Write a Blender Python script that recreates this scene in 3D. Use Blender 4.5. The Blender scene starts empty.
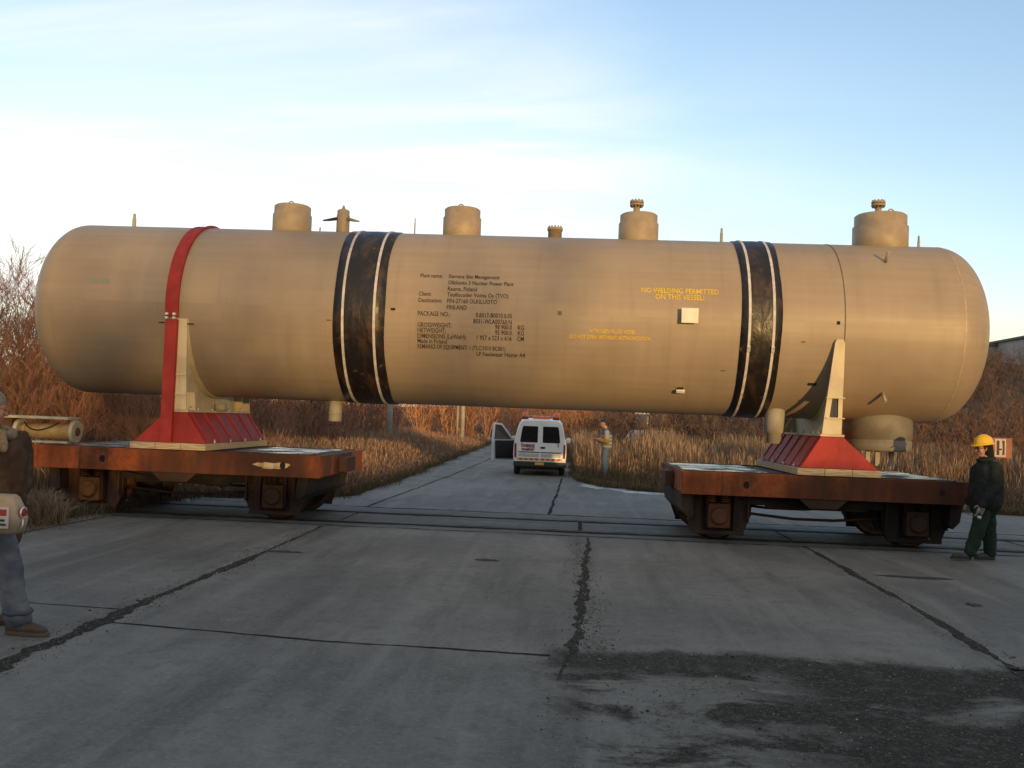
import bpy, bmesh, math, random
import numpy as np
from mathutils import Vector, Matrix
C = bpy.context.scene.collection
SC = bpy.context.scene
PI = math.pi
R = math.radians

# ------------------------------------------------------------------ camera, sky, sun, exposure
YT = 15.48            # distance of the track and vessel axis
ZA, RAD = 3.339, 1.424  # vessel axis height and radius
cam_d = bpy.data.cameras.new('camera'); cam = bpy.data.objects.new('camera', cam_d); C.objects.link(cam)
cam_d.sensor_width = 36; cam_d.lens = 36*931.26/1024; cam_d.clip_start = .05; cam_d.clip_end = 3000
_p, _ro, _ps, CH = .0373, .0376, -.0587, 1.7334
fw = np.array([0, math.cos(_p), math.sin(_p)]); rt = np.array([1., 0, 0]); up = np.cross(rt, fw)
rt, up = math.cos(_ro)*rt+math.sin(_ro)*up, -math.sin(_ro)*rt+math.cos(_ro)*up
def _rz(v): c, s = math.cos(_ps), math.sin(_ps); return Vector((v[0]*c+v[1]*s, -v[0]*s+v[1]*c, v[2]))
_r, _u, _f = _rz(rt), _rz(up), _rz(fw)
cam.matrix_world = Matrix(((_r.x, _u.x, -_f.x, 0), (_r.y, _u.y, -_f.y, 0), (_r.z, _u.z, -_f.z, CH), (0, 0, 0, 1)))
SC.camera = cam
SUN_AZ, SUN_EL = 157.6, 3.0     # clockwise from +Y; low evening sun behind the camera to the right
w = bpy.data.worlds.new('World'); SC.world = w; w.use_nodes = True
wn, wl = w.node_tree.nodes, w.node_tree.links
bg = wn['Background']; bg.inputs[1].default_value = .15
sky = wn.new('ShaderNodeTexSky'); sky.sky_type = 'NISHITA'; sky.sun_disc = False
sky.sun_elevation = R(SUN_EL); sky.sun_rotation = R(SUN_AZ); sky.altitude = 200
sky.air_density = 1.0; sky.dust_density = .6; sky.ozone_density = 1.2
def sky_nodes():
    tc = wn.new('ShaderNodeTexCoord')
    sep = wn.new('ShaderNodeSeparateXYZ'); wl.new(tc.outputs['Generated'], sep.inputs[0])
    def M(op, a, b=None, clamp=False):
        n = wn.new('ShaderNodeMath'); n.operation = op; n.use_clamp = clamp
        for i, v in enumerate((a, b)):
            if v is None: continue
            if isinstance(v, (int, float)): n.inputs[i].default_value = v
            else: wl.new(v, n.inputs[i])
        return n.outputs[0]
    def rng(v, a, b, c=0., d=1.):
        n = wn.new('ShaderNodeMapRange'); n.interpolation_type = 'SMOOTHSTEP'
        wl.new(v, n.inputs[0])
        for i, q in enumerate((a, b, c, d)): n.inputs[i+1].default_value = q
        return n.outputs[0]
    z = sep.outputs[2]
    # thin high cloud sheet: direction projected on a plane overhead
    zz = M('MAXIMUM', z, .0); zz = M('ADD', zz, .12)
    px = M('DIVIDE', sep.outputs[0], zz); py = M('DIVIDE', sep.outputs[1], zz)
    cmb = wn.new('ShaderNodeCombineXYZ'); wl.new(px, cmb.inputs[0]); wl.new(py, cmb.inputs[1])
    mp = wn.new('ShaderNodeMapping'); wl.new(cmb.outputs[0], mp.inputs[0])
    mp.inputs['Rotation'].default_value = (0, 0, R(38)); mp.inputs['Scale'].default_value = (.55, 1.5, 1)
    mp.inputs['Location'].default_value = (.4, .15, 0)
    nz = wn.new('ShaderNodeTexNoise'); wl.new(mp.outputs[0], nz.inputs['Vector'])
    nz.inputs['Scale'].default_value = 1.0; nz.inputs['Detail'].default_value = 9; nz.inputs['Roughness'].default_value = .58
    nz.inputs['Distortion'].default_value = .35
    c = rng(nz.outputs[0], .42, .66)
    # cloud lies ahead and to the left, low in the sky
    low = rng(z, .36, .06)
    ahead = rng(sep.outputs[1], -.2, .8)
    left = rng(sep.outputs[0], .5, -.25, .0, 1.)
    dv = wn.new('ShaderNodeVectorMath'); dv.operation = 'DOT_PRODUCT'; wl.new(tc.outputs['Generated'], dv.inputs[0]); dv.inputs[1].default_value = Vector((-.29, .93, .20)).normalized()
    blob = M('MULTIPLY', rng(dv.outputs['Value'], .90, .995), M('ADD', .55, M('MULTIPLY', c, .6)))
    veil = M('ADD', M('MULTIPLY', M('MULTIPLY', low, ahead), left), blob, True)
    cl = M('MULTIPLY', c, M('MULTIPLY', rng(z, .46, .2), M('MULTIPLY', ahead, left)))
    cov = M('ADD', M('MULTIPLY', veil, VEIL), M('MULTIPLY', cl, CLOUD), True)
    # air scatters brighter towards the clear northern horizon
    gain = wn.new('ShaderNodeVectorMath'); gain.operation = 'SCALE'
    wl.new(sky.outputs[0], gain.inputs[0])
    wl.new(M('ADD', M('MULTIPLY', ahead, SKYG-SKYB), SKYB), gain.inputs['Scale'])
    tint = wn.new('ShaderNodeMix'); tint.data_type = 'RGBA'; tint.blend_type = 'MULTIPLY'; tint.inputs[0].default_value = 1
    wl.new(gain.outputs[0], tint.inputs[6]); tint.inputs[7].default_value = SKYT
    mix = wn.new('ShaderNodeMix'); mix.data_type = 'RGBA'; wl.new(cov, mix.inputs[0])
    wl.new(tint.outputs[2], mix.inputs[6]); mix.inputs[7].default_value = CLOUDC
    # thin grey-white veil over the rest of the sky
    thin = wn.new('ShaderNodeMix'); thin.data_type = 'RGBA'; wl.new(M('MULTIPLY', M('SUBTRACT', 1., ahead), OVER), thin.inputs[0])
    wl.new(mix.outputs[2], thin.inputs[6]); thin.inputs[7].default_value = OVERC
    wl.new(thin.outputs[2], bg.inputs[0])
VEIL, CLOUD, SKYG, SKYB, OVER = .6, .5, 2.25, 1.1, .6
SKYT = (.90, .935, 1.1, 1); CLOUDC = (4.9, 4.85, 4.7, 1); OVERC = (3.5, 3.35, 3.2, 1)
sky_nodes()
sun_d = bpy.data.lights.new('sun', 'SUN'); sun_d.energy = 2.3; sun_d.angle = R(.5); sun_d.color = (1, .61, .22)
sun = bpy.data.objects.new('sun', sun_d); C.objects.link(sun)
_sd = Vector((math.sin(R(SUN_AZ))*math.cos(R(SUN_EL)), math.cos(R(SUN_AZ))*math.cos(R(SUN_EL)), math.sin(R(SUN_EL))))
sun.rotation_euler = (-_sd).to_track_quat('-Z', 'Y').to_euler()
vs = SC.view_settings; vs.view_transform = 'Standard'; vs.look = 'None'; vs.exposure = .65; vs.gamma = 1; vs.use_curve_mapping = False

# ------------------------------------------------------------------ helpers
class NT:
    def __init__(s, name):
        s.m = bpy.data.materials.new(name); s.m.use_nodes = True
        s.n, s.l = s.m.node_tree.nodes, s.m.node_tree.links
        s.b = s.n['Principled BSDF']; s.tc = s.n.new('ShaderNodeTexCoord'); s.co = s.tc.outputs['Object']
    def math(s, op, a, b=0., clamp=False):
        n = s.n.new('ShaderNodeMath'); n.operation = op; n.use_clamp = clamp
        for i, v in enumerate((a, b)):
            if isinstance(v, (int, float)): n.inputs[i].default_value = v
            else: s.l.new(v, n.inputs[i])
        return n.outputs[0]
    def rng(s, v, a, b, c=0., d=1.):
        n = s.n.new('ShaderNodeMapRange'); n.interpolation_type = 'SMOOTHSTEP'; s.l.new(v, n.inputs[0])
        for i, q in enumerate((a, b, c, d)): n.inputs[i+1].default_value = q
        return n.outputs[0]
    def map(s, scale=(1, 1, 1), rot=(0, 0, 0), loc=(0, 0, 0), vec=None):
        n = s.n.new('ShaderNodeMapping'); s.l.new(vec or s.co, n.inputs[0])
        n.inputs['Scale'].default_value = scale; n.inputs['Rotation'].default_value = rot; n.inputs['Location'].default_value = loc
        return n.outputs[0]
    def noise(s, scale=5., detail=6., rough=.55, vec=None, dist=0.):
        n = s.n.new('ShaderNodeTexNoise'); s.l.new(vec or s.co, n.inputs['Vector'])
        n.inputs['Scale'].default_value = scale; n.inputs['Detail'].default_value = detail
        n.inputs['Roughness'].default_value = rough; n.inputs['Distortion'].default_value = dist
        return n.outputs[0]
    def mix(s, f, a, b, mode='MIX'):
        n = s.n.new('ShaderNodeMix'); n.data_type = 'RGBA'; n.blend_type = mode
        for i, v in ((0, f), (6, a), (7, b)):
            if isinstance(v, (int, float)): n.inputs[i].default_value = v
            elif isinstance(v, tuple): n.inputs[i].default_value = (*v[:3], 1)
            else: s.l.new(v, n.inputs[i])
        return n.outputs[2]
    def sep(s, vec=None):
        n = s.n.new('ShaderNodeSeparateXYZ'); s.l.new(vec or s.co, n.inputs[0]); return n.outputs
    def bump(s, h, strength=.3, dist=.02):
        n = s.n.new('ShaderNodeBump'); n.inputs['Strength'].default_value = strength; n.inputs['Distance'].default_value = dist
        s.l.new(h, n.inputs['Height']); s.l.new(n.outputs[0], s.b.inputs['Normal'])
    def set(s, col=None, rough=None, metal=None, spec=None, **k):
        for nm, v in (('Base Color', col), ('Roughness', rough), ('Metallic', metal), ('Specular IOR Level', spec)):
            if v is None: continue
            if isinstance(v, tuple): s.b.inputs[nm].default_value = (*v[:3], 1)
            elif isinstance(v, (int, float)): s.b.inputs[nm].default_value = v
            else: s.l.new(v, s.b.inputs[nm])
        return s.m
def mat(name, a, b=None, scale=6., rough=.7, metal=0., bump=0., stretch=None, lo=.38, hi=.62, spec=.5, detail=6., bd=.01):
    t = NT(name); b = b or tuple(c*.75 for c in a)
    v = t.map(stretch) if stretch else None
    n = t.noise(scale, detail, vec=v)
    if bump: t.bump(n, bump, bd)
    return t.set(t.mix(t.rng(n, lo, hi), a, b), rough, metal, spec)

class MB:                                    # collects shapes for one mesh
    def __init__(s): s.v, s.f, s.sm, s.mi = [], [], [], []
    def add(s, v, f, smooth=False, mi=0):
        o = len(s.v); s.v += [tuple(map(float, q)) for q in v]
        for q in f: s.f.append(tuple(o+i for i in q)); s.sm.append(smooth); s.mi.append(mi)
        return s
    def box(s, x0, x1, y0, y1, z0, z1, mi=0):
        v = [(x, y, z) for x in (x0, x1) for y in (y0, y1) for z in (z0, z1)]
        return s.add(v, [(0, 1, 3, 2), (4, 6, 7, 5), (0, 4, 5, 1), (2, 3, 7, 6), (0, 2, 6, 4), (1, 5, 7, 3)], False, mi)
    def prism(s, pts, axis, a, b, mi=0):     # outline in the two other axes, extruded along axis
        n = len(pts)
        def mk(p, t):
            return {'x': (t, p[0], p[1]), 'y': (p[0], t, p[1]), 'z': (p[0], p[1], t)}[axis]
        v = [mk(p, a) for p in pts]+[mk(p, b) for p in pts]
        return s.add(v, [tuple(range(n))[::-1], tuple(range(n, 2*n))]+[(i, (i+1) % n, n+(i+1) % n, n+i) for i in range(n)], False, mi)
    def loft(s, rings, cap=True, smooth=True, mi=0, closed=True):
        n = len(rings[0]); v = [q for r in rings for q in r]; f = []
        for k in range(len(rings)-1):
            for i in range(n if closed else n-1):
                j = (i+1) % n; f.append((k*n+i, k*n+j, (k+1)*n+j, (k+1)*n+i))
        s.add(v, f, smooth, mi)
        if cap:
            o = len(s.v)-len(v)
            for c in (range(n-1, -1, -1), range((len(rings)-1)*n, len(rings)*n)):
                s.f.append(tuple(o+i for i in c)); s.sm.append(False); s.mi.append(mi)
        return s
    def lathe(s, prof, c, axis='z', n=32, cap=True, smooth=True, mi=0):   # prof: (t along axis, radius)
        rings = []
        for t, r in prof:
            ring = []
            for i in range(n):
                a = 2*PI*i/n; p, q = r*math.cos(a), r*math.sin(a)
                ring.append({'z': (c[0]+p, c[1]+q, c[2]+t), 'x': (c[0]+t, c[1]+p, c[2]+q), 'y': (c[0]+p, c[1]+t, c[2]+q)}[axis])
            rings.append(ring)
        return s.loft(rings, cap, smooth, mi)
    def tube(s, path, r, n=8, mi=0):
        path = [Vector(p) for p in path]; rings = []
        rr = r if isinstance(r, (list, tuple)) else [r]*len(path)
        for i, p in enumerate(path):
            d = (path[min(i+1, len(path)-1)]-path[max(i-1, 0)]).normalized()
            a = d.orthogonal().normalized() if i == 0 else (a-d*a.dot(d)).normalized()
            b = d.cross(a)
            rings.append([p+rr[i]*(math.cos(2*PI*k/n)*a+math.sin(2*PI*k/n)*b) for k in range(n)])
        return s.loft(rings)
    def ring(s, c, rad, r, axis='y', n=16):
        pts = []
        for i in range(n+1):
            a = 2*PI*i/n; p, q = rad*math.cos(a), rad*math.sin(a)
            pts.append({'y': (c[0]+p, c[1], c[2]+q), 'x': (c[0], c[1]+p, c[2]+q), 'z': (c[0]+p, c[1]+q, c[2])}[axis])
        return s.tube(pts, r, 6)
    def build(s, name, m, parent=None, bevel=0., fix=True, seg=2):
        me = bpy.data.meshes.new(name); me.from_pydata(s.v, [], s.f)
        for mm in (m if isinstance(m, (list, tuple)) else [m]): me.materials.append(mm)
        me.polygons.foreach_set('use_smooth', s.sm); me.polygons.foreach_set('material_index', s.mi)
        if fix:
            b = bmesh.new(); b.from_mesh(me); bmesh.ops.recalc_face_normals(b, faces=b.faces); b.to_mesh(me); b.free()
        me.update()
        o = bpy.data.objects.new(name, me); C.objects.link(o)
        if parent: o.parent = parent
        if bevel:
            bv = o.modifiers.new('bevel', 'BEVEL'); bv.width = bevel; bv.segments = seg; bv.limit_method = 'ANGLE'; bv.angle_limit = R(40)
        return o
def build_each(mb, name, m, parent=None, bevel=0.):      # every separate piece becomes an object of its own
    n = len(mb.v); par = list(range(n))
    def fd(i):
        while par[i] != i: par[i] = par[par[i]]; i = par[i]
        return i
    for f in mb.f:
        a = fd(f[0])
        for q in f[1:]: par[fd(q)] = a
    g = {}
    for k, f in enumerate(mb.f): g.setdefault(fd(f[0]), []).append(k)
    out = []
    for ks in g.values():
        p = MB(); idx = {}
        for k in ks:
            for q in mb.f[k]:
                if q not in idx: idx[q] = len(p.v); p.v.append(mb.v[q])
            p.f.append(tuple(idx[q] for q in mb.f[k])); p.sm.append(mb.sm[k]); p.mi.append(mb.mi[k])
        out.append(p.build(name, m, parent, bevel))
    return out
def thing(name, label, cat, loc=(0, 0, 0), rz=0., group=None):
    o = bpy.data.objects.new(name, None); C.objects.link(o); o.location = loc; o.rotation_euler = (0, 0, rz)
    o.empty_display_size = .2
    return tag(o, label, cat, group)
def tag(o, label, cat, group=None):
    o['label'] = label; o['category'] = cat
    if group: o['group'] = group
    return o
def struct(o): o['kind'] = 'structure'; return o
def copy_tree(o, parent=None):
    kids = [c for c in o.children]
    c = o.copy(); C.objects.link(c)
    if parent: c.parent = parent
    for k in kids: copy_tree(k, c)
    return c
def tri_mesh(name, V, T, m, parent=None, tint=None, smooth=False):
    me = bpy.data.meshes.new(name); nv, nt = len(V), len(T)
    me.vertices.add(nv); me.vertices.foreach_set('co', np.asarray(V, np.float32).ravel())
    me.loops.add(nt*3); me.loops.foreach_set('vertex_index', np.asarray(T, np.int32).ravel())
    me.polygons.add(nt); me.polygons.foreach_set('loop_start', np.arange(0, nt*3, 3, dtype=np.int32))
    me.polygons.foreach_set('loop_total', np.full(nt, 3, np.int32))
    if tint is not None:
        at = me.attributes.new('tint', 'FLOAT_COLOR', 'POINT')
        c = np.ones((nv, 4), np.float32); c[:, :3] = tint; at.data.foreach_set('color', c.ravel())
    me.update(calc_edges=True); me.materials.append(m)
    if smooth: me.polygons.foreach_set('use_smooth', [True]*nt)
    o = bpy.data.objects.new(name, me); C.objects.link(o)
    if parent: o.parent = parent
    return o

# ------------------------------------------------------------------ materials
def tank_paint():
    t = NT('vessel_paint')
    x, y, z = t.sep()
    ang = t.math('ARCTAN2', t.math('SUBTRACT', z, ZA), y)
    cb = t.n.new('ShaderNodeCombineXYZ'); t.l.new(x, cb.inputs[0]); t.l.new(t.math('MULTIPLY', ang, RAD), cb.inputs[1])
    v = cb.outputs[0]
    streak = t.noise(1., 7, .6, vec=t.map((.35, 9, 1), vec=v))
    ringn = t.noise(1., 5, .6, vec=t.map((5, .3, 1), vec=v))
    blot = t.noise(.55, 5, .6, vec=v)
    fine = t.noise(40, 3, .6, vec=v)
    c = t.mix(t.rng(streak, .35, .68), (.325, .26, .188), (.297, .236, .169))
    c = t.mix(t.math('MULTIPLY', t.rng(ringn, .5, .72), .3), c, (.38, .31, .24)); c = t.mix(t.math('MULTIPLY', t.rng(ringn, .46, .28), .35), c, (.215, .165, .118))
    c = t.mix(t.math('MULTIPLY', t.rng(blot, .42, .7), .6), c, (.235, .18, .13))
    c = t.mix(t.math('MULTIPLY', t.rng(fine, .55, .8), .15), c, (.2, .16, .11))
    t.bump(t.math('ADD', t.math('MULTIPLY', streak, .5), t.math('MULTIPLY', ringn, .3)), .12, .01)
    return t.set(c, t.math('ADD', .40, t.math('MULTIPLY', streak, .14)), 0., .42)
def wrap_film():
    t = NT('bitumen_wrap')
    n = t.noise(1.6, 8, .65, vec=t.map((2.5, 1, 1.4)), dist=.6)
    n2 = t.noise(7, 6, .6)
    c = t.mix(t.rng(n, .48, .72), (.012, .009, .008), (.07, .038, .018))
    c = t.mix(t.math('MULTIPLY', t.rng(n2, .62, .75), .5), c, (.22, .15, .09))
    t.bump(t.noise(2.2, 4, .5, vec=t.map((2, 1, 1)), dist=.4), .6, .05)
    return t.set(c, t.rng(n2, .3, .7, .32, .52), 0., .5)
def rust(name, a, b, c, dark=.5):
    t = NT(name)
    n = t.noise(1.3, 7, .62, vec=t.map((1, 1, .5))); n2 = t.noise(14, 6, .65); st = t.noise(1., 5, .6, vec=t.map((9, 9, .8)))
    n3 = t.noise(.62, 4, .55, vec=t.map((1, 1, .25), loc=(.7, 0, .3)))
    o = t.mix(t.rng(n2, .35, .7), a, b)
    o = t.mix(t.math('MULTIPLY', t.rng(n, .45, .6), dark), o, c)
    o = t.mix(t.math('MULTIPLY', t.rng(n3, .5, .62), .8), o, tuple(q*.8 for q in c))
    o = t.mix(t.math('MULTIPLY', t.rng(st, .5, .7), .7), o, tuple(q*1.3 for q in c))
    t.bump(n2, .35, .01)
    return t.set(o, t.rng(n2, .3, .7, .9, .65), 0., .25)
M_tank = tank_paint(); M_wrap = wrap_film()
M_weld = mat('weld_seam', (.1, .075, .05), (.16, .12, .08), 20, .7)
M_strap = mat('white_webbing', (.6, .58, .56), (.45, .43, .4), 9, .6)
M_noz = mat('nozzle_paint', (.34, .27, .18), (.28, .22, .145), 5, .55, bump=.05)
M_noz2 = mat('nozzle_primer', (.33, .31, .26), (.27, .25, .2), 4, .65)
M_black = mat('black_stencil', (.025, .022, .02), (.11, .085, .06), 13, .8, lo=.5, hi=.75)
M_yel = mat('yellow_stencil', (.72, .5, .015), (.6, .41, .04), 17, .8)
M_teal = mat('teal_chalk', (.13, .27, .25), (.22, .26, .2), 20, .9)
M_white = mat('white_board', (.78, .74, .62), (.68, .64, .52), 6, .6)
def grimy(name, a, b, dirt, amt):
    t = NT(name); n = t.noise(2.6, 7, .6); st = t.noise(1., 6, .6, vec=t.map((11, 11, .9))); f = t.noise(30, 4, .6)
    c = t.mix(t.rng(n, .38, .62), a, b); c = t.mix(t.math('MULTIPLY', t.rng(st, .52, .72), amt), c, dirt); c = t.mix(t.math('MULTIPLY', t.rng(f, .64, .72), amt*.9), c, dirt)
    t.bump(n, .08, .01); return t.set(c, .66, 0., .2)
M_red = grimy('red_oxide_paint', (.36, .04, .036), (.27, .03, .028), (.13, .03, .022), .55)
M_cream = grimy('cream_primer', (.60, .52, .35), (.50, .43, .29), (.3, .22, .13), .4)
M_timber = mat('pale_timber', (.56, .44, .27), (.36, .27, .16), 3, .85, bump=.2, stretch=(1.5, 14, 14))
M_bolt = mat('zinc_bolt', (.75, .72, .66), (.5, .48, .44), 12, .35, metal=.6)
M_rust = rust('rusty_sill_steel', (.33, .085, .024), (.2, .055, .02), (.05, .024, .015), .65)
M_rustd = rust('rusty_deck_steel', (.13, .055, .03), (.09, .04, .024), (.03, .02, .016))
M_gear = rust('greasy_running_gear', (.06, .035, .022), (.04, .026, .018), (.014, .012, .011), .8)
M_gear2 = rust('rusty_running_gear', (.26, .1, .032), (.14, .06, .022), (.025, .017, .012), .7)
M_wheel = mat('worn_wheel_steel', (.07, .045, .032), (.035, .026, .022), 9, .5, metal=.3)
M_hole = mat('black_cavity', (.008, .007, .006), (.012, .01, .009), 5, .9)
M_splash = mat('pale_paint_splash', (.62, .5, .3), (.42, .28, .13), 9, .8)
def deck_sheet():
    t = NT('wet_steel_sheet'); n = t.noise(1.7, 7, .65, vec=t.map((.8, 1.5, 1)), dist=.5)
    return t.set(t.mix(t.rng(n, .44, .58), (.15, .145, .14), (.07, .042, .028)), t.rng(n, .46, .56, .22, .85), .2, .5)
M_sheet = deck_sheet()

# ------------------------------------------------------------------ ground
def smooth(a, b, x): t = np.clip((x-a)/(b-a), 0, 1); return t*t*(3-2*t)
def gz(x, y):
    x, y = np.asarray(x, float), np.asarray(y, float)
    hill = 9.6*smooth(42, 92, y-.22*x)*smooth(4, 40, x+.15*(y-40))
    und = .12*np.sin(x*.31+1.3)*np.sin(y*.23)+.08*np.sin(x*.83+y*.4)
    far = smooth(24, 34, y)+smooth(-8, -12, x)*.8
    back = 3.5*smooth(-14, -26, y)*(.82+.18*smooth(12, 20, x))  # unseen bank added behind the camera, shaped to shade the low ground and wagons
    back = back+2.6*smooth(70, 100, y)*smooth(-6, -16, x)
    xc = -2.1-8*smooth(60, 88, y); road = smooth(2.7, 5.2, np.abs(x-xc)-6*smooth(70, 88, y)); road = np.where(y > 94, 1, np.where(y < 23, np.where(np.abs(y-YT) < 9, smooth(0, 2, -7-x), 0.)*np.where(x < 0, 1, 0)+0., road))
    return -.05+hill+(und*.6+.1)*np.clip(far, 0, 1)*road+back
def build_ground():
    xs = np.concatenate([np.linspace(-900, -70, 12), np.linspace(-60, 70, 131), np.linspace(80, 900, 12)])
    ys = np.concatenate([np.linspace(-300, -60, 8), np.linspace(-50, 120, 171), np.linspace(130, 1500, 14)])
    X, Y = np.meshgrid(xs, ys); Z = gz(X, Y); nx, ny = len(xs), len(ys)
    V = np.stack([X, Y, Z], -1).reshape(-1, 3); i = np.arange(nx*ny).reshape(ny, nx)
    a, b, c, d = i[:-1, :-1].ravel(), i[:-1, 1:].ravel(), i[1:, 1:].ravel(), i[1:, :-1].ravel()
    T = np.concatenate([np.stack([a, b, c], 1), np.stack([a, c, d], 1)])
    t = NT('soil_and_litter'); n = t.noise(.8, 8, .6); n2 = t.noise(9, 6, .6)
    c = t.mix(t.rng(n, .4, .62), (.075, .05, .032), (.05, .036, .024)); c = t.mix(t.math('MULTIPLY', t.rng(n2, .45, .7), .6), c, (.03, .026, .02))
    t.bump(n2, .6, .05)
    struct(tri_mesh('ground', V, T, t.set(c, .95), smooth=True))
build_ground()
def concrete():
    t = NT('old_concrete'); x, y, z = t.sep()
    big = t.noise(.33, 6, .6, dist=.5); mid = t.noise(1.7, 7, .65); fine = t.noise(70, 3, .7); grain = t.noise(220, 2, .5)
    sw = t.noise(1., 7, .62, vec=t.map((1.6, .22, 1), (0, 0, R(62)))); sw2 = t.noise(1., 6, .6, vec=t.map((2.6, .25, 1), (0, 0, R(-35))), dist=.4)
    c = t.mix(t.rng(big, .38, .64), CONC_A, CONC_B); m2 = t.noise(5.5, 8, .7, dist=.3)
    c = t.mix(t.math('MULTIPLY', t.rng(m2, .48, .66), .5), c, tuple(q*.6 for q in CONC_B)); c = t.mix(t.math('MULTIPLY', t.rng(m2, .46, .3), .45), c, tuple(q*1.35 for q in CONC_A))
    c = t.mix(t.math('MULTIPLY', t.rng(mid, .42, .72), .45), c, CONC_C)
    c = t.mix(t.math('MULTIPLY', t.rng(sw, .48, .68), .75), c, tuple(q*.62 for q in CONC_B))
    c = t.mix(t.math('MULTIPLY', t.rng(sw2, .5, .7), .6), c, tuple(q*1.2 for q in CONC_A))
    # damp tarry stain in the near bay on the right, broken by drier islands
    e = t.math('MULTIPLY', t.math('SUBTRACT', t.noise(1.1, 7, .65, dist=.4), .5), 2.2)
    ex = t.rng(t.math('ADD', x, t.math('MULTIPLY', e, .7)), -.15, .25)
    ey = t.rng(t.math('ADD', y, t.math('MULTIPLY', t.math('ADD', e, t.math('MULTIPLY', t.math('SUBTRACT', t.noise(9, 5, .7), .5), .8)), .4)), 7.4, 7.1)
    isl = t.noise(.95, 8, .68, vec=t.map((.75, 1.35, 1), loc=(2.3, .6, 0)), dist=.5)
    band = t.rng(t.math('ADD', y, t.math('MULTIPLY', e, .35)), 6.3, 6.75)
    rght = t.rng(t.math('ADD', x, t.math('MULTIPLY', e, .8)), .5, 1.9)
    core = t.math('MAXIMUM', t.math('MAXIMUM', t.rng(isl, .47, .58), t.math('MULTIPLY', band, .95)), t.math('MULTIPLY', rght, t.rng(isl, .3, .46)))
    st = t.math('MULTIPLY', t.math('MULTIPLY', ex, ey), t.math('MULTIPLY', core, t.rng(t.noise(7, 7, .7), .25, .5, .55, 1.)))
    # general grime strip along the rails
    ra = t.math('MULTIPLY', t.rng(t.math('ABSOLUTE', t.math('SUBTRACT', y, YT)), 1.75, 1.1), .8)
    c = t.mix(t.math('MULTIPLY', ra, t.rng(t.noise(1., 7, .65, vec=t.map((.45, 5, 1))), .3, .62)), c, (.04, .037, .032))
    c = t.mix(t.math('MULTIPLY', st, .93), c, t.mix(t.rng(t.noise(45, 4, .7), .42, .68), (.008, .0078, .0072), (.026, .025, .023)))
    sp = t.rng(fine, .56, .68); c = t.mix(t.math('MULTIPLY', sp, .55), c, (.06, .057, .052))
    g2 = t.noise(28, 5, .7); c = t.mix(t.math('MULTIPLY', t.rng(g2, .5, .7), .4), c, (.25, .24, .21)); c = t.mix(t.math('MULTIPLY', t.rng(g2, .46, .3), .55), c, (.05, .047, .042))
    c = t.mix(t.math('MULTIPLY', t.rng(grain, .56, .68), .5), c, (.3, .285, .25))
    h = t.math('ADD', t.math('MULTIPLY', fine, .4), t.math('ADD', t.math('MULTIPLY', mid, .6), t.math('MULTIPLY', grain, .25)))
    t.bump(h, .35, .012)
    return t.set(c, t.math('ADD', .76, t.math('MULTIPLY', st, .2)), 0., t.math('SUBTRACT', .42, t.math('MULTIPLY', st, .34)))
CONC_A, CONC_B, CONC_C = (.168, .172, .16), (.09, .094, .09), (.122, .123, .113)
M_conc = concrete()
def sheet(name, pts, z, m, parent=None, thick=.0):
    mb = MB()
    if thick: mb.prism(pts, 'z', z-thick, z)
    else: mb.add([(x, y, z) for x, y in pts], [tuple(range(len(pts)))])
    return mb.build(name, m, parent, fix=True)
PAVE = [(-60, -60), (60, -60), (60, 13), (40, 17.5), (24, 20), (9.8, 21.5), (6.5, 22.6), (3.2, 23.8), (2.2, 24.1), (1.1, 25), (.45, 27), (.35, 29), (.4, 34), (.2, 45), (-.4, 62), (-2, 74), (-6, 84),
        (-12, 90), (-14, 86), (-9.5, 80), (-6.2, 72), (-5, 62), (-4.75, 48), (-4.55, 34), (-4.35, 25), (-4.4, 19.2), (-5.2, 18.2), (-7.1, 17.6), (-7.2, 14.5), (-7.45, 13.2), (-7.2, 11.8), (-6.95, 10.9), (-7.1, 7), (-8.5, -2), (-60, -20)]
rngp = random.Random(3)
def rough_edge(P):
    out = []
    for i, p in enumerate(P):
        q = P[(i+1) % len(P)]; L = math.dist(p, q)
        n = max(1, int(min(L, 40)/.35)) if abs(p[0]) < 26 and -5 < p[1] < 90 and abs(q[0]) < 26 else 1
        for k in range(n):
            t = k/n; j = .05 if n > 1 else 0
            out.append((p[0]+(q[0]-p[0])*t+rngp.uniform(-j, j), p[1]+(q[1]-p[1])*t+rngp.uniform(-j, j)))
    return out
struct(sheet('pavement', rough_edge(PAVE), 0., M_conc, thick=.3))
M_tar = mat('crumbled_tar', (.02, .0195, .018), (.06, .058, .052), 30, .95, bump=.8, detail=5, spec=.08)
M_groove = mat('dirt_groove', (.014, .013, .011), (.03, .028, .025), 20, .95, spec=.08)
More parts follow.
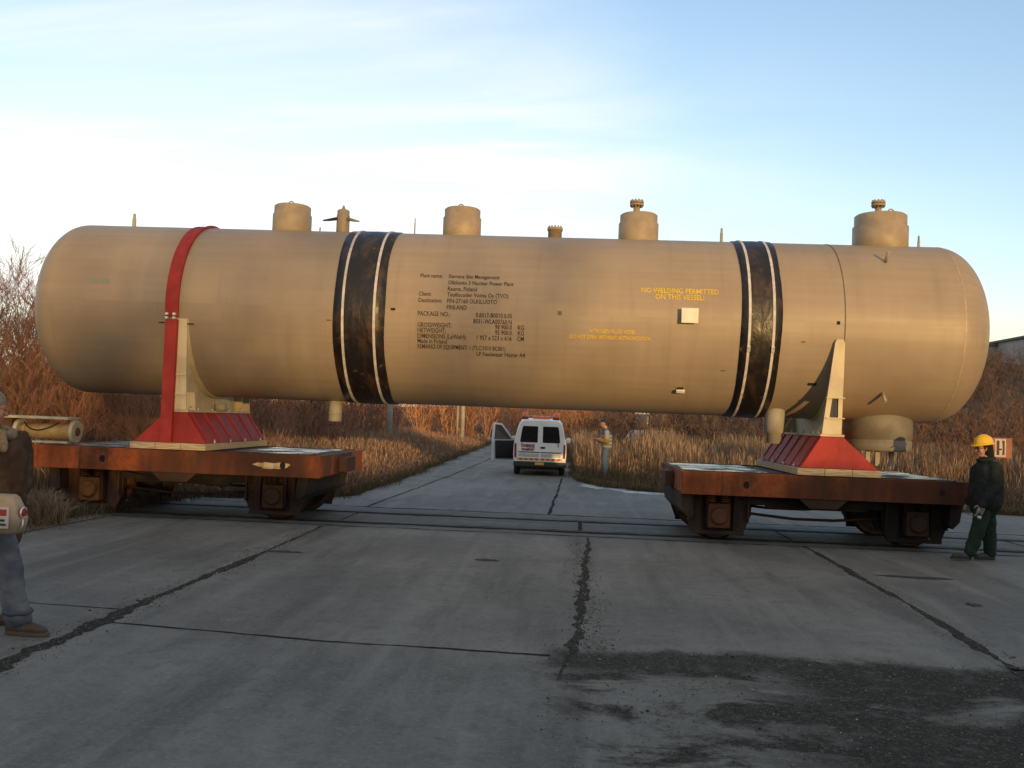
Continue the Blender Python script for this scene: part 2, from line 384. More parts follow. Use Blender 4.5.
def ribbon(mb, path, wf, step=.03, jit=.35, seed=0, z=.004):
    rs_ = np.random.default_rng(seed); L = []
    for p, q in zip(path, path[1:]):
        n = max(1, int(math.dist(p, q)/step))
        for k in range(n): L.append((p[0]+(q[0]-p[0])*k/n, p[1]+(q[1]-p[1])*k/n))
    L.append(path[-1]); L = np.array(L); n = len(L)
    def nz(per):      # smooth random run along the joint
        m_ = max(4, int(n*step/per)+3); return np.interp(np.linspace(0, m_-1, n), np.arange(m_), rs_.uniform(-1, 1, m_))
    d = np.gradient(L, axis=0); d /= np.linalg.norm(d, axis=1, keepdims=True)+1e-9; N_ = np.stack([-d[:, 1], d[:, 0]], 1)
    w_ = np.array([wf(i/n) for i in range(n)])*.5
    off = (nz(.6)*.5+nz(.22)*.3)*w_*jit*1.4+nz(1.3)*.012
    a = w_*np.clip(1+jit*(1.1*nz(.5)+.8*nz(.16)+.7*nz(.06)), .12, 3); b = w_*np.clip(1+jit*(1.1*nz(.5)+.8*nz(.16)+.7*nz(.06)), .12, 3)
    l = L+N_*(off+a)[:, None]; r_ = L+N_*(off-b)[:, None]
    mb.add([(*q, z) for q in l]+[(*q, z) for q in r_], [(i, i+1, n+i+1, n+i) for i in range(n-1)])
jt = MB()
ribbon(jt, [(-3.66, 2.5), (-3.66, 7.3), (-3.6, 9.9), (-3.62, 14.0)], lambda s: .035+.13*math.exp(-((s-.36)/.16)**2)+.07*math.exp(-((s-.66)/.07)**2)+.06*(s < .3), jit=.5, seed=2)
ribbon(jt, [(.4, 14.05), (.26, 10), (.14, 7.3), (.02, 6.3)], lambda s: (.04+.055*s)*min(1, 1.02-s if s > .9 else 1)**.5, jit=.75, seed=3)
ribbon(jt, [(3.6, 14.2), (3.55, 10), (3.42, 7.2)], lambda s: .04+.05*abs(math.sin(s*5)), jit=.55, seed=4)
ribbon(jt, [(3.42, 7.25), (3.3, 6.6)], lambda s: .08*(1-s), jit=.5, seed=6)
struct(jt.build('tar_joint', M_tar, fix=False))
jd = MB()
ribbon(jd, [(-3.6, 7.25), (-1.7, 7.02), (-.05, 6.95)], lambda s: .032, jit=.4, seed=5, z=.0038)
ribbon(jd, [(-3.7, 7.75), (-6, 7.9), (-9, 8.1)], lambda s: .022, jit=.4, seed=7, z=.0038)
ribbon(jd, [(-3.62, 17.2), (-3.3, 28), (-3.05, 44), (-2.7, 64)], lambda s: .05, .1, .5, seed=8, z=.0038)
ribbon(jd, [(-.23, 17.2), (-.1, 24.4), (-.05, 28)], lambda s: .05, jit=.5, seed=9, z=.0038)
for q, (x, w_) in enumerate(((-3.55, .03), (.3, .06), (3.6, .04), (7.4, .04))): ribbon(jd, [(x, YT-.68), (x, YT+.68)], lambda s: w_, jit=.3, seed=20+q, z=.0038)
for q, yy in enumerate((17.15, 14.15)): ribbon(jd, [(-7, yy+.02), (20, yy-.02)], lambda s: .07 if q == 0 else .05, .06, .8, seed=30+q, z=.0038)
for q, yy in enumerate((YT-.86, YT-.665, YT+.665, YT+.84)): ribbon(jd, [(-7.1, yy), (22, yy)], lambda s: .075, .06, .9, seed=70+q, z=.0058)
for q, x in enumerate((7.5, -7.0)): ribbon(jd, [(x, 14), (x-.3, 2)], lambda s: .03, jit=.4, seed=40+q, z=.0038)
for q, yy in enumerate((26.5, 34, 43)): ribbon(jd, [(-4.5, yy), (.3, yy+.1)], lambda s: .03, jit=.4, seed=50+q, z=.0038)
struct(jd.build('slab_joint', M_groove, fix=False))
# small dark spills and gravel spots on the slabs
M_spill = mat('old_oil_spill', (.03, .028, .026), (.09, .086, .078), 22, .9, spec=.1)
sp = MB(); rg = random.Random(11)
for (x, y, a, b) in [(4.3, 11.6, .42, .1), (4.25, 9.9, .08, .1), (-.9, 11.4, .14, .08), (-3.4, 11.3, .22, .08), (5.6, 8.6, .2, .05), (6.6, 10.8, .3, .06)]:
    n = 18; ph = rg.random()*6
    pts = [(x+a*math.cos(2*PI*i/n)*(1+.35*math.sin(3*i+ph)*rg.random()), y+b*math.sin(2*PI*i/n)*(1+.4*rg.uniform(-1, 1))) for i in range(n)]
    sp.add([(p, q, .0042) for p, q in pts], [tuple(range(n))])
struct(sp.build('oil_spills', M_spill, fix=False))
# frozen puddles along the verge
def ice():
    t = NT('thin_ice'); n = t.noise(1.4, 6, .6, vec=t.map((.6, 1.6, 1)))
    return t.set(t.mix(t.rng(n, .38, .6), (.36, .39, .42), (.16, .17, .18)), t.rng(n, .4, .6, .25, .6), 0., .5)
M_ice = ice(); pd = MB()
rg = random.Random(17)
for x, y, a, b in [(1.1, 24.7, .62, .5), (2.0, 23.6, .75, .36), (3.0, 23.2, .5, .3), (4.1, 22.6, .7, .26), (1.55, 24.0, .3, .22), (5.0, 22.3, .4, .16), (.75, 25.6, .3, .4), (3.3, 22.7, .35, .14)]:
    ph = [rg.uniform(0, 6) for _ in range(4)]
    pd.add([(x+a*math.cos(q)*(1+.2*math.sin(2*q+ph[0])+.16*math.sin(5*q+ph[1])+.1*math.sin(9*q+ph[2])), y-.4*(x+a*math.cos(q)-x)*1.0+b*math.sin(q)*(1+.2*math.sin(3*q+ph[3])+.15*math.sin(7*q+ph[0])), .0046+.0002*len(pd.f)) for q in [2*PI*k/40 for k in range(40)]], [tuple(range(40))])
struct(pd.build('ice_puddle', M_ice, fix=False))
# track: two rails let into the crossing
def rails():
    m = mat('rail_steel', (.06, .05, .043), (.035, .03, .026), 8, .7, metal=.2); tr = struct(bpy.data.objects.new('railway_track', None)); C.objects.link(tr)
    for s in (-1, 1):
        mb = MB(); y = YT+s*.75
        mb.prism([(y-.035, -.14), (y+.035, -.14), (y+.035, .006), (y+.028, .011), (y-.028, .011), (y-.035, .006)], 'x', -60, 60); mb.build('rail', m, tr)
        g = MB(); yi = y-s*.075
        g.add([(-60, yi-.04, .0052), (60, yi-.04, .0052), (60, yi+.04, .0052), (-60, yi+.04, .0052)], [(0, 1, 2, 3)]); 
        yo = y+s*.05
        g.add([(-60, yo-.014, .0052), (60, yo-.014, .0052), (60, yo+.014, .0052), (-60, yo+.014, .0052)], [(0, 1, 2, 3)]); build_each(g, 'flangeway', M_groove, tr)
rails()

# ------------------------------------------------------------------ pressure vessel
def arc_shell(x0, x1, r0, r1, a0=0., a1=2*PI, n=96, yc=0., zc=ZA):   # band round the vessel: closed profile swept by angle
    mb = MB(); rings = []; full = abs(a1-a0-2*PI) < 1e-6
    for i in range(n+1 if not full else n):
        a = a0+(a1-a0)*i/n; c, s_ = -math.cos(a), math.sin(a)
        rings.append([(x, yc+r*c, zc+r*s_) for x, r in ((x0, r0), (x0, r1), (x1, r1), (x1, r0))])
    if full: rings.append(rings[0])
    mb.loft(rings, cap=not full, smooth=False)
    return mb
def text_mesh(name, lines, m, parent, rad=RAD+.004):
    # lines: (string, x, z-arc position along the surface (m, from the horizontal), size, align)
    for s, x, arc, size, al, wsc in lines:
        V, F = [], []
        cu = bpy.data.curves.new('t', 'FONT'); cu.body = s; cu.size = size; cu.align_x = al; cu.offset = size*.012; cu.resolution_u = 2
        ob = bpy.data.objects.new('t', cu); C.objects.link(ob)
        dg = bpy.context.evaluated_depsgraph_get(); me = bpy.data.meshes.new_from_object(ob.evaluated_get(dg))
        o = len(V)
        for v in me.vertices:
            a = (arc+v.co.y)/rad; V.append((x+v.co.x*wsc, -rad*math.cos(a), ZA+rad*math.sin(a)))
        F += [tuple(o+i for i in p.vertices) for p in me.polygons]
        bpy.data.objects.remove(ob); bpy.data.curves.remove(cu); bpy.data.meshes.remove(me)
        mb = MB(); mb.add(V, F); mb.build(name, m, parent, fix=False)
def vessel():
    t = thing('pressure_vessel', 'long tan steel vessel with domed ends lying across both rail wagons', 'pressure vessel', (0, YT, 0))
    XL, XR, HL, HR = VES
    prof = []
    def head(sgn, xe, h, n=22):
        out = []
        for i in range(n+1):
            a = PI/2*i/n; ex = 2/2.25
            out.append((xe+sgn*h*(1-math.sin(a)**ex), RAD*max(math.cos(a), 0)**(.86) if False else RAD*math.cos(a)**.9 if i < n else .0005))
        return out
    def cap(x0, sgn, h, n=24):     # dished head, semi-ellipse slightly squared
        return [(x0+sgn*h*math.sin(PI/2*i/n)**.95, max(RAD*math.cos(PI/2*i/n)**.84, .0006)) for i in range(n+1)]
    L = cap(XL+HL, -1, HL)[::-1]; Rr = cap(XR-HR, 1, HR)
    mid = [(XL+HL+(XR-HR-XL-HL)*k/24, RAD) for k in range(1, 24)]
    mb = MB(); mb.lathe(L+mid+Rr, (0, 0, ZA), 'x', 128); sh = mb.build('shell', M_tank, t)
    arc_shell(4.093, 4.108, RAD-.01, RAD+.006).build('weld_seam', M_weld, t)
    mw = mat('faint_weld', (.40, .315, .215), (.33, .255, .17), 8, .5)
    for x in (-7.93, -1.3, .1, 1.8, 5.85): arc_shell(x-.012, x+.012, RAD-.01, RAD+.0016).build('weld_seam', M_tank if x != 5.85 else mw, t)
    def nozzle(name, x, r, top, lip=.08, lipr=.94, bot=ZA+RAD-.25, ring_=True, m=M_noz, n=40):
        mb = MB(); z0 = bot
        mb.lathe([(z0, r), (top-lip*2, r), (top-lip*2+.015, r*lipr), (top-.02, r*lipr), (top, r*lipr-.025)], (x, 0, 0), 'z', n)
        o = mb.build(name, m, t)
        if ring_:
            g = MB(); g.ring((x-.03, 0, top+.045), .04, .011); g.build('lifting_eye', m, o)
        return o
    def flange(x, z0, z1, rn, rf, par, nb=10):
        a = MB(); a.lathe([(z0-.03, rn*1.25), (z0+.05, rn), (z1-.09, rn)], (x, 0, 0), 'z', 20); a.build('pipe_neck', M_noz, par)
        b = MB(); b.lathe([(z1-.09, rf), (z1-.055, rf)], (x, 0, 0), 'z', 24); b.lathe([(z1-.045, rf), (z1-.01, rf)], (x, 0, 0), 'z', 24)
        for k in range(nb):
            a_ = 2*PI*k/nb; b.lathe([(z1-.11, .014), (z1+.012, .014)], (x+rf*.8*math.cos(a_), rf*.8*math.sin(a_), 0), 'z', 6)
        b.build('bolted_flange', M_noz, par)
    nozzle('manway', -4.755, .325, 5.205)
    nozzle('manway', -1.85, .32, 5.225)
    n3 = nozzle('manway', 1.10, .33, 5.205, ring_=False); flange(1.06, 5.19, 5.44, .055, .115, n3)
    n4 = nozzle('manway', 5.04, .435, 5.285, lip=.1, ring_=False); flange(5.0, 5.27, 5.53, .05, .11, n4); g = MB(); g.ring((5.17, -.1, 5.33), .045, .011); g.build('lifting_eye', M_noz, n4)
    s1 = nozzle('nozzle', -3.88, .11, 5.165, lip=.05, ring_=False, n=24)
    k = MB(); k.lathe([(5.16, .03), (5.2, .03), (5.21, .018), (5.235, .018)], (-3.88, 0, 0), 'z', 12); k.build('cap_knob', M_noz, s1)
    for sx in (-1, 1):
        a = MB(); a.tube([(-3.88+sx*.09, -.06, 5.0), (-3.88+sx*.2, -.1, 4.97), (-3.88+sx*.31, -.14, 4.945)], [.03, .024, .012]); a.build('lifting_lug', M_gear if sx < 0 else M_noz, s1)
    b = MB(); b.lathe([(4.6, .115), (4.9, .115), (4.9, .13), (4.945, .13)], (-.285, 0, 0), 'z', 28)
    for q in range(12): b.lathe([(4.93, .012), (4.975, .012)], (-.285+.105*math.cos(q*PI/6), .105*math.sin(q*PI/6), 0), 'z', 6)
    b.build('bolted_nozzle', M_noz, t)
    for x, r, top in ((-7.51, .032, 5.01), (-2.65, .012, 5.06), (2.47, .026, 5.02), (5.66, .022, 4.975), (-4.27, .018, 4.86), (-6.3, .006, 4.87)):
        p = MB(); p.lathe([(4.6, r), (top-.09, r), (top-.08, r*.75), (top-.02, r*.75), (top, r*.4)], (x, 0, 0), 'z', 12); p.build('vent_pipe', M_noz2, t)
    # underside branches
    o = MB(); o.lathe([(1.575, .10), (1.6, .11), (2.0, .11)], (-3.87, 0, 0), 'z', 24); o.lathe([(1.7, .116), (1.73, .116)], (-3.87, 0, 0), 'z', 24); o.build('drain_branch', M_noz2, t)
    o = MB(); o.lathe([(1.5, .12), (1.66, .12), (1.67, .155), (2.12, .16)], (3.32, -.45, 0), 'z', 28); o.build('drain_branch', M_noz2, t)
    o = MB(); o = MB(); o.lathe([(1.44, .50), (1.455, .52), (1.60, .52), (1.605, .508), (1.63, .508), (1.635, .53), (2.15, .53)], (5.07, 0, 0), 'z', 48); big = o.build('outlet_branch', mat('outlet_grey', (.2, .185, .155), (.15, .14, .118), 3, .7), t)  # outlet toned a darker grey than the other branches
    f = MB()
    for x in (4.83, 4.98, 5.2): f.box(x, x+.07, -.2, -.16, 1.2, 1.44)
    build_each(f, 'outlet_stud', M_noz2, big)
    # wraps
    for x0, x1 in ((-3.613, -2.82), (2.577, 3.174)):
        n = 160; prof = []
        mb = MB(); rings = []
        rg = random.Random(int(x0*10)+50)
        for i in range(n):
            a = 2*PI*i/n; c, s_ = -math.cos(a), math.sin(a); row = []
            j0, j1 = .008*math.sin(a*5)+rg.uniform(-.0015, .0015), .008*math.sin(a*6+1)+rg.uniform(-.0015, .0015)
            for k_, (x, r) in enumerate(((x0+j0, RAD-.005), (x0+j0, RAD+.014), (x0+(x1-x0)*.25, RAD+.018), (x0+(x1-x0)*.5, RAD+.022), (x0+(x1-x0)*.75, RAD+.018), (x1+j1, RAD+.014), (x1+j1, RAD-.005))):
                r_ = r+(rg.uniform(-.0012, .0012) if 1 < k_ < 5 else 0); row.append((x, r_*c, ZA+r_*s_))
            rings.append(row)
        rings.append(rings[0]); mb.loft(rings, cap=False)
        wr = mb.build('protective_wrap', M_wrap, t)
        for q in (.185, .80) if x0 < 0 else (.2, .80):
            xs = x0+(x1-x0)*q
            st = arc_shell(xs-.019, xs+.019, RAD+.012, RAD+.03, n=120).build('strap', M_strap, wr)
            b = MB(); an = R(-17); rr = RAD+.035; b.box(-.026, .026, -.014, .014, -.045, .045)
            for i, v in enumerate(b.v):
                y, z = v[1], v[2]; b.v[i] = (xs+v[0], -(rr+y)*math.cos(an)+z*math.sin(an)*1., ZA+(rr+y)*math.sin(an)+z*math.cos(an))
            if x0 > 0: b.build('buckle', M_bolt, st, .004)
    # stencilled writing (black block, yellow warnings)
    L, Vc, Nr, Ur = -2.31, -1.87, -.86, -.67
    rows = [('Plant name:', 'Siemens Site Management', 24.2), ('', 'Olkiluoto 3 Nuclear Power Plant', 19.4), ('', 'Rauma, Finland', 14.8), ('Client:', 'Teollisuuden Voima Oy (TVO)', 10.6), ('Destination:', 'FIN-27160 OLKILUOTO', 6.2), ('', 'FINLAND', 1.9)]
    A = lambda d: R(d)*RAD*.91-.016
    ln = []
    for a, b_, d in rows:
        if a: ln.append((a, L, A(d), .094, 'LEFT', .8))
        ln.append((b_, Vc, A(d), .094, 'LEFT', .8))
    for a, b_, u, d in [('PACKAGE NO.:', '0.8017-B0010.0.05', '', -3.0), ('', '8031-WLA00760.N', '', -7.2), ('GROSSWEIGHT:', '98 900.0', 'KG', -10.6), ('NETWEIGHT:', '95 900.0', 'KG', -14.3), ('DIMENSIONS (LxWxH):', '1 957 x 523 x 616', 'CM', -18.2), ('Made in Poland', '', '', -21.7), ('REMARKS OF EQUIPMENT: 1 (TLC/1010 BC001)', '', '', -25.5), ('', 'LP Feedwater Heater A4', '', -29.7)]:
        if a: ln.append((a, L, A(d), .1, 'LEFT', .74 if d > -24 else .66))
        if b_: ln.append((b_, Nr if d > -29 else Ur+.02, A(d), .1, 'RIGHT', .74))
        if u: ln.append((u, Ur, A(d), .1, 'RIGHT', .74))
    text_mesh('stencil_text', ln, M_black, t)
    A = lambda d: R(d)*RAD-.03
    text_mesh('warning_text', [('NO WELDING PERMITTED', 1.655, A(16.6), .115, 'CENTER', .86), ('ON THIS VESSEL!', 1.655, A(12.6), .115, 'CENTER', .86)], M_yel, t)
    text_mesh('warning_text', [('NITROGEN FILLED VESSEL', .66, A(-9.3), .08, 'CENTER', .75), ('DO NOT OPEN WITHOUT AUTHORIZATION', .63, A(-13.1), .08, 'CENTER', .75)], M_yel, t)
    text_mesh('chalk_mark', [('055 08', -7.52, A(12.2), .12, 'LEFT', 1.0)], M_teal, t)
    def on(x, deg, sx, sz, d, name, m, par=t, off=0.):
        a = R(deg); b = MB(); b.box(-sx/2, sx/2, -d, .0, -sz/2, sz/2)
        for i, v in enumerate(b.v):
            rr = RAD+off-v[1]; b.v[i] = (x+v[0], -rr*math.cos(a)+v[2]*math.sin(a), ZA+rr*math.sin(a)+v[2]*math.cos(a))
        return b.build(name, m, par, .003)
    ip = on(1.795, 1.1, .25, .225, .02, 'instruction_plate', M_white, off=.1)
    on(1.795, 1.1, .05, .12, .11, 'plate_bracket', M_gear, ip, off=-.01)
    np_ = on(1.75, -46.5, .13, .05, .03, 'name_plate', M_white, off=.06); on(1.75, -46.5, .09, .03, .07, 'plate_bracket', M_gear, np_, off=-.005)
    for dg in (44.8, -44.7):
        a = R(dg); b = MB(); d = Vector((0, -math.cos(a), math.sin(a))); c = Vector((4.8, 0, ZA))
        b.tube([c+d*(RAD-.03), c+d*(RAD+.2)], .026, 10); b.build('lug', M_noz, t)
    on(4.0, 0, .045, .05, .012, 'plug', M_hole); on(3.72, -39.6, .13, .045, .012, 'slot_plate', M_hole); on(-2.69, 0, .07, .035, .012, 'slot_plate', M_hole)
    d = on(-.14, .8, .055, .055, .012, 'centre_mark', M_weld); 
    for x, dg in ((3.5, -12), (-3.68, -8), (2.36, -32)): on(x, dg, .06, .02, .008, 'tack_mark', M_weld)
    for x in (-4.25, -3.5): 
        p = MB(); p.lathe([(1.88, .012), (2.0, .012)], (x, -.12, 0), 'z', 8); p.build('vent_pipe', M_gear, t)
    return t
VES = (-8.73, 6.55, .62, .74)
vessel()

# ------------------------------------------------------------------ saddles
def saddle(kind, x, label):
    s = thing('saddle_support', label, 'saddle', (x, YT, 1.06), 0, 'saddles carrying the vessel')
    Y0, Y1 = -1.48, 1.5; zb = .005; X0, X1 = (-.69, .50) if kind == 'left' else (-.62, .60)
    for k, (a, b) in enumerate(((X0, X0+.4), (X0+.4, X0+.8), (X0+.8, X1))):
        m = MB(); m.box(a+.002, b-.002, Y0, Y1, zb, zb+.105); m.build('base_timber', M_timber, s, .008)
    z0, z1 = zb+.11, .585; bx, tx = .565, .16; cx, ct = (-.085, 0.) if kind == 'left' else (0., -.11); ty = 1.42; by = 1.44
    m = MB()
    m.add([(cx-bx, -by, z0), (cx+bx, -by, z0), (cx+bx, by, z0), (cx-bx, by, z0), (ct-tx, -ty, z1), (ct+tx, -ty, z1), (ct+tx, ty, z1), (ct-tx, ty, z1)], [(0, 3, 2, 1), (4, 5, 6, 7), (0, 1, 5, 4), (1, 2, 6, 5), (2, 3, 7, 6), (3, 0, 4, 7)])
    ped = m.build('pedestal', M_red, s, .006)
    for sg in (-1, 1):
        r_ = MB()
        for k in range(6):
            y = -1.3+k*2.6/5; th = .012
            pts = [(cx+sg*(bx+.012), z0+.002), (ct+sg*(tx+.03), z1-.004), (ct+sg*tx*.8, z1-.004), (cx+sg*bx*.8, z0+.002)]
            r_.prism(pts, 'y', y-th, y+th)
        build_each(r_, 'stiffener_rib', M_red, ped)
    bl = MB()
    for sg in (-1, 1):
        for y in (-1.1, -.4, .3, 1.1): bl.lathe([(z0-.004, .018), (z0+.035, .018), (z0+.036, .01), (z0+.06, .01)], (cx+sg*(bx+.016), y, 0), 'z', 6)
    build_each(bl, 'anchor_bolt', M_bolt, s)
    # cream saddle: base plate, cradle web, end posts, cradle pad
    m = MB(); m.box(ct-.175, ct+.175, -1.43, 1.43, z1+.002, z1+.035); m.build('base_plate', M_cream, s, .004)
    zc = ZA-1.06; rc = RAD+.018; top = 2.03; zb2 = z1+.036
    ya = math.sqrt(rc*rc-(zc-top)**2)
    arc = [(-rc*math.cos(a), zc-rc*math.sin(a)) for a in np.linspace(math.asin((zc-top)/rc), PI-math.asin((zc-top)/rc), 40)]
    wx = -.01 if kind == 'left' else -.035; pw = .12 if kind == 'left' else .06
    m = MB(); n = len(arc)
    bot = [(y, zb2) for y, z in arc]
    V = [(wx-.014, y, z) for y, z in arc]+[(wx-.014, y, z) for y, z in bot]+[(wx+.014, y, z) for y, z in arc]+[(wx+.014, y, z) for y, z in bot]
    F = []
    for i in range(n-1):
        F += [(i, i+1, n+i+1, n+i), (2*n+i, 3*n+i, 3*n+i+1, 2*n+i+1), (i, 2*n+i, 2*n+i+1, i+1), (n+i, n+i+1, 3*n+i+1, 3*n+i)]
    m.add(V, F); m.build('cradle_web', M_cream, s)
    m = arc_shell(wx-pw, wx+pw, RAD+.003, RAD+.02, -PI+math.asin((zc-top)/rc)*1.0, -math.asin((zc-top)/rc), n=48, zc=zc); m.build('cradle_pad', M_cream, s)
    for sy in (-1, 1):
        y0, y1 = sorted((sy*1.425, sy*1.448)); m = MB()
        if kind == 'left':
            m.prism([(-.12, zb2), (.16, zb2), (.13, top*.55), (.1, top+.0), (-.09, top), (-.12, top*.6)], 'y', y0, y1); po = m.build('end_post', M_cream, s, .004)
        else:
            xl = lambda z: -.27+(z-zb2)/(top-zb2)*.17; xr = .025
            h0, h1 = .87, 1.16
            m.prism([(xl(zb2), zb2), (xr-.01, zb2), (xr-.005, h0), (xl(h0), h0)], 'y', y0, y1)
            m.prism([(xl(h0), h0), (xl(h0)+.075, h0), (xl(h1)+.075, h1), (xl(h1), h1)], 'y', y0, y1)
            m.prism([(xr-.065, h0), (xr-.005, h0), (xr, h1), (xr-.065, h1)], 'y', y0, y1)
            m.prism([(xl(h1), h1), (xr, h1), (xr+.012, top-.05), (xr-.01, top), (xl(top)+.02, top), (xl(top-.05), top-.05)], 'y', y0, y1); po = m.build('end_post', M_cream, s)
        g = MB()
        for z in (.86, 1.16): g.box(-.13 if kind == 'left' else -.22, .13 if kind == 'left' else .05, *sorted((sy*1.448, sy*1.475)), z-.008, z+.008)
        build_each(g, 'post_ledge', M_cream, po)
    st = MB()
    for y in (-1.08, 1.08):
        zt = zc-math.sqrt(rc*rc-y*y)
        for sg in (-1, 1): st.prism([(wx+sg*.014, zb2), (ct+sg*.16, zb2), (ct+sg*.13 if kind == 'left' else wx+sg*.055, min(zt-.01, zb2+.28)), (wx+sg*.014, min(zt-.01, zb2+.28))], 'y', y-.012, y+.012)
    build_each(st, 'web_stiffener', M_cream, s)
    b2 = MB()
    for sg in (-1, 1):
        for y in (-1.25, -.95, -.35, .4, 1.0): b2.lathe([(zb2-.002, .022), (zb2+.03, .022), (zb2+.031, .012), (zb2+.06, .012)], (ct+sg*.145, y, 0), 'z', 6)
    build_each(b2, 'plate_bolt', M_bolt, s)
    if kind == 'left':
        a = MB(); a.lathe([(zb2, .1), (zb2+.12, .1)], (.19, -.1, 0), 'z', 20); a.build('location_pin', M_noz2, s)
        x0, x1 = -.26, -.045
        m = arc_shell(x0, x1, RAD+.004, RAD+.024, R(-9), PI+R(9), n=80, zc=zc)
        for sg_ in (0,): pass
        stp = m.build('tie_strap', M_red, s)
        m = arc_shell(x1-.012, x1, RAD+.024, RAD+.046, R(-6), PI+R(6), n=80, zc=zc); m.build('strap_flange', M_red, stp)
        for sy in (-1, 1):
            m = MB(); y0, y1 = sorted((sy*1.452, sy*1.535)); m.box(x0+.055, x1+.02, y0, y1, zb+.105, top-.02); cb_ = m.build('tie_column', M_red, s, .004)
            q = MB()
            for xx in (x0+.07, x1-.03):
                for z in (top-.01, top+.05): q.lathe([(sy*1.45, .022), (sy*1.545, .022)] if sy > 0 else [(-1.545, .022), (-1.45, .022)], (xx, 0, z+.01), 'y', 8)
            build_each(q, 'tie_bolt', M_bolt, cb_)
            q = MB(); q.box(x0-.09, x0+.0, *sorted((sy*1.43, sy*1.445)), top-.075, top-.06); q.box(x1+.15, x1+.25, *sorted((sy*1.43, sy*1.445)), top-.085, top-.07); build_each(q, 'strap_pin', M_gear, cb_)
    return s
saddle('left', -5.99, 'red and cream saddle on the left wagon, with a red strap over the vessel')
saddle('right', 4.06, 'red and cream saddle without strap on the right wagon, its post slotted')

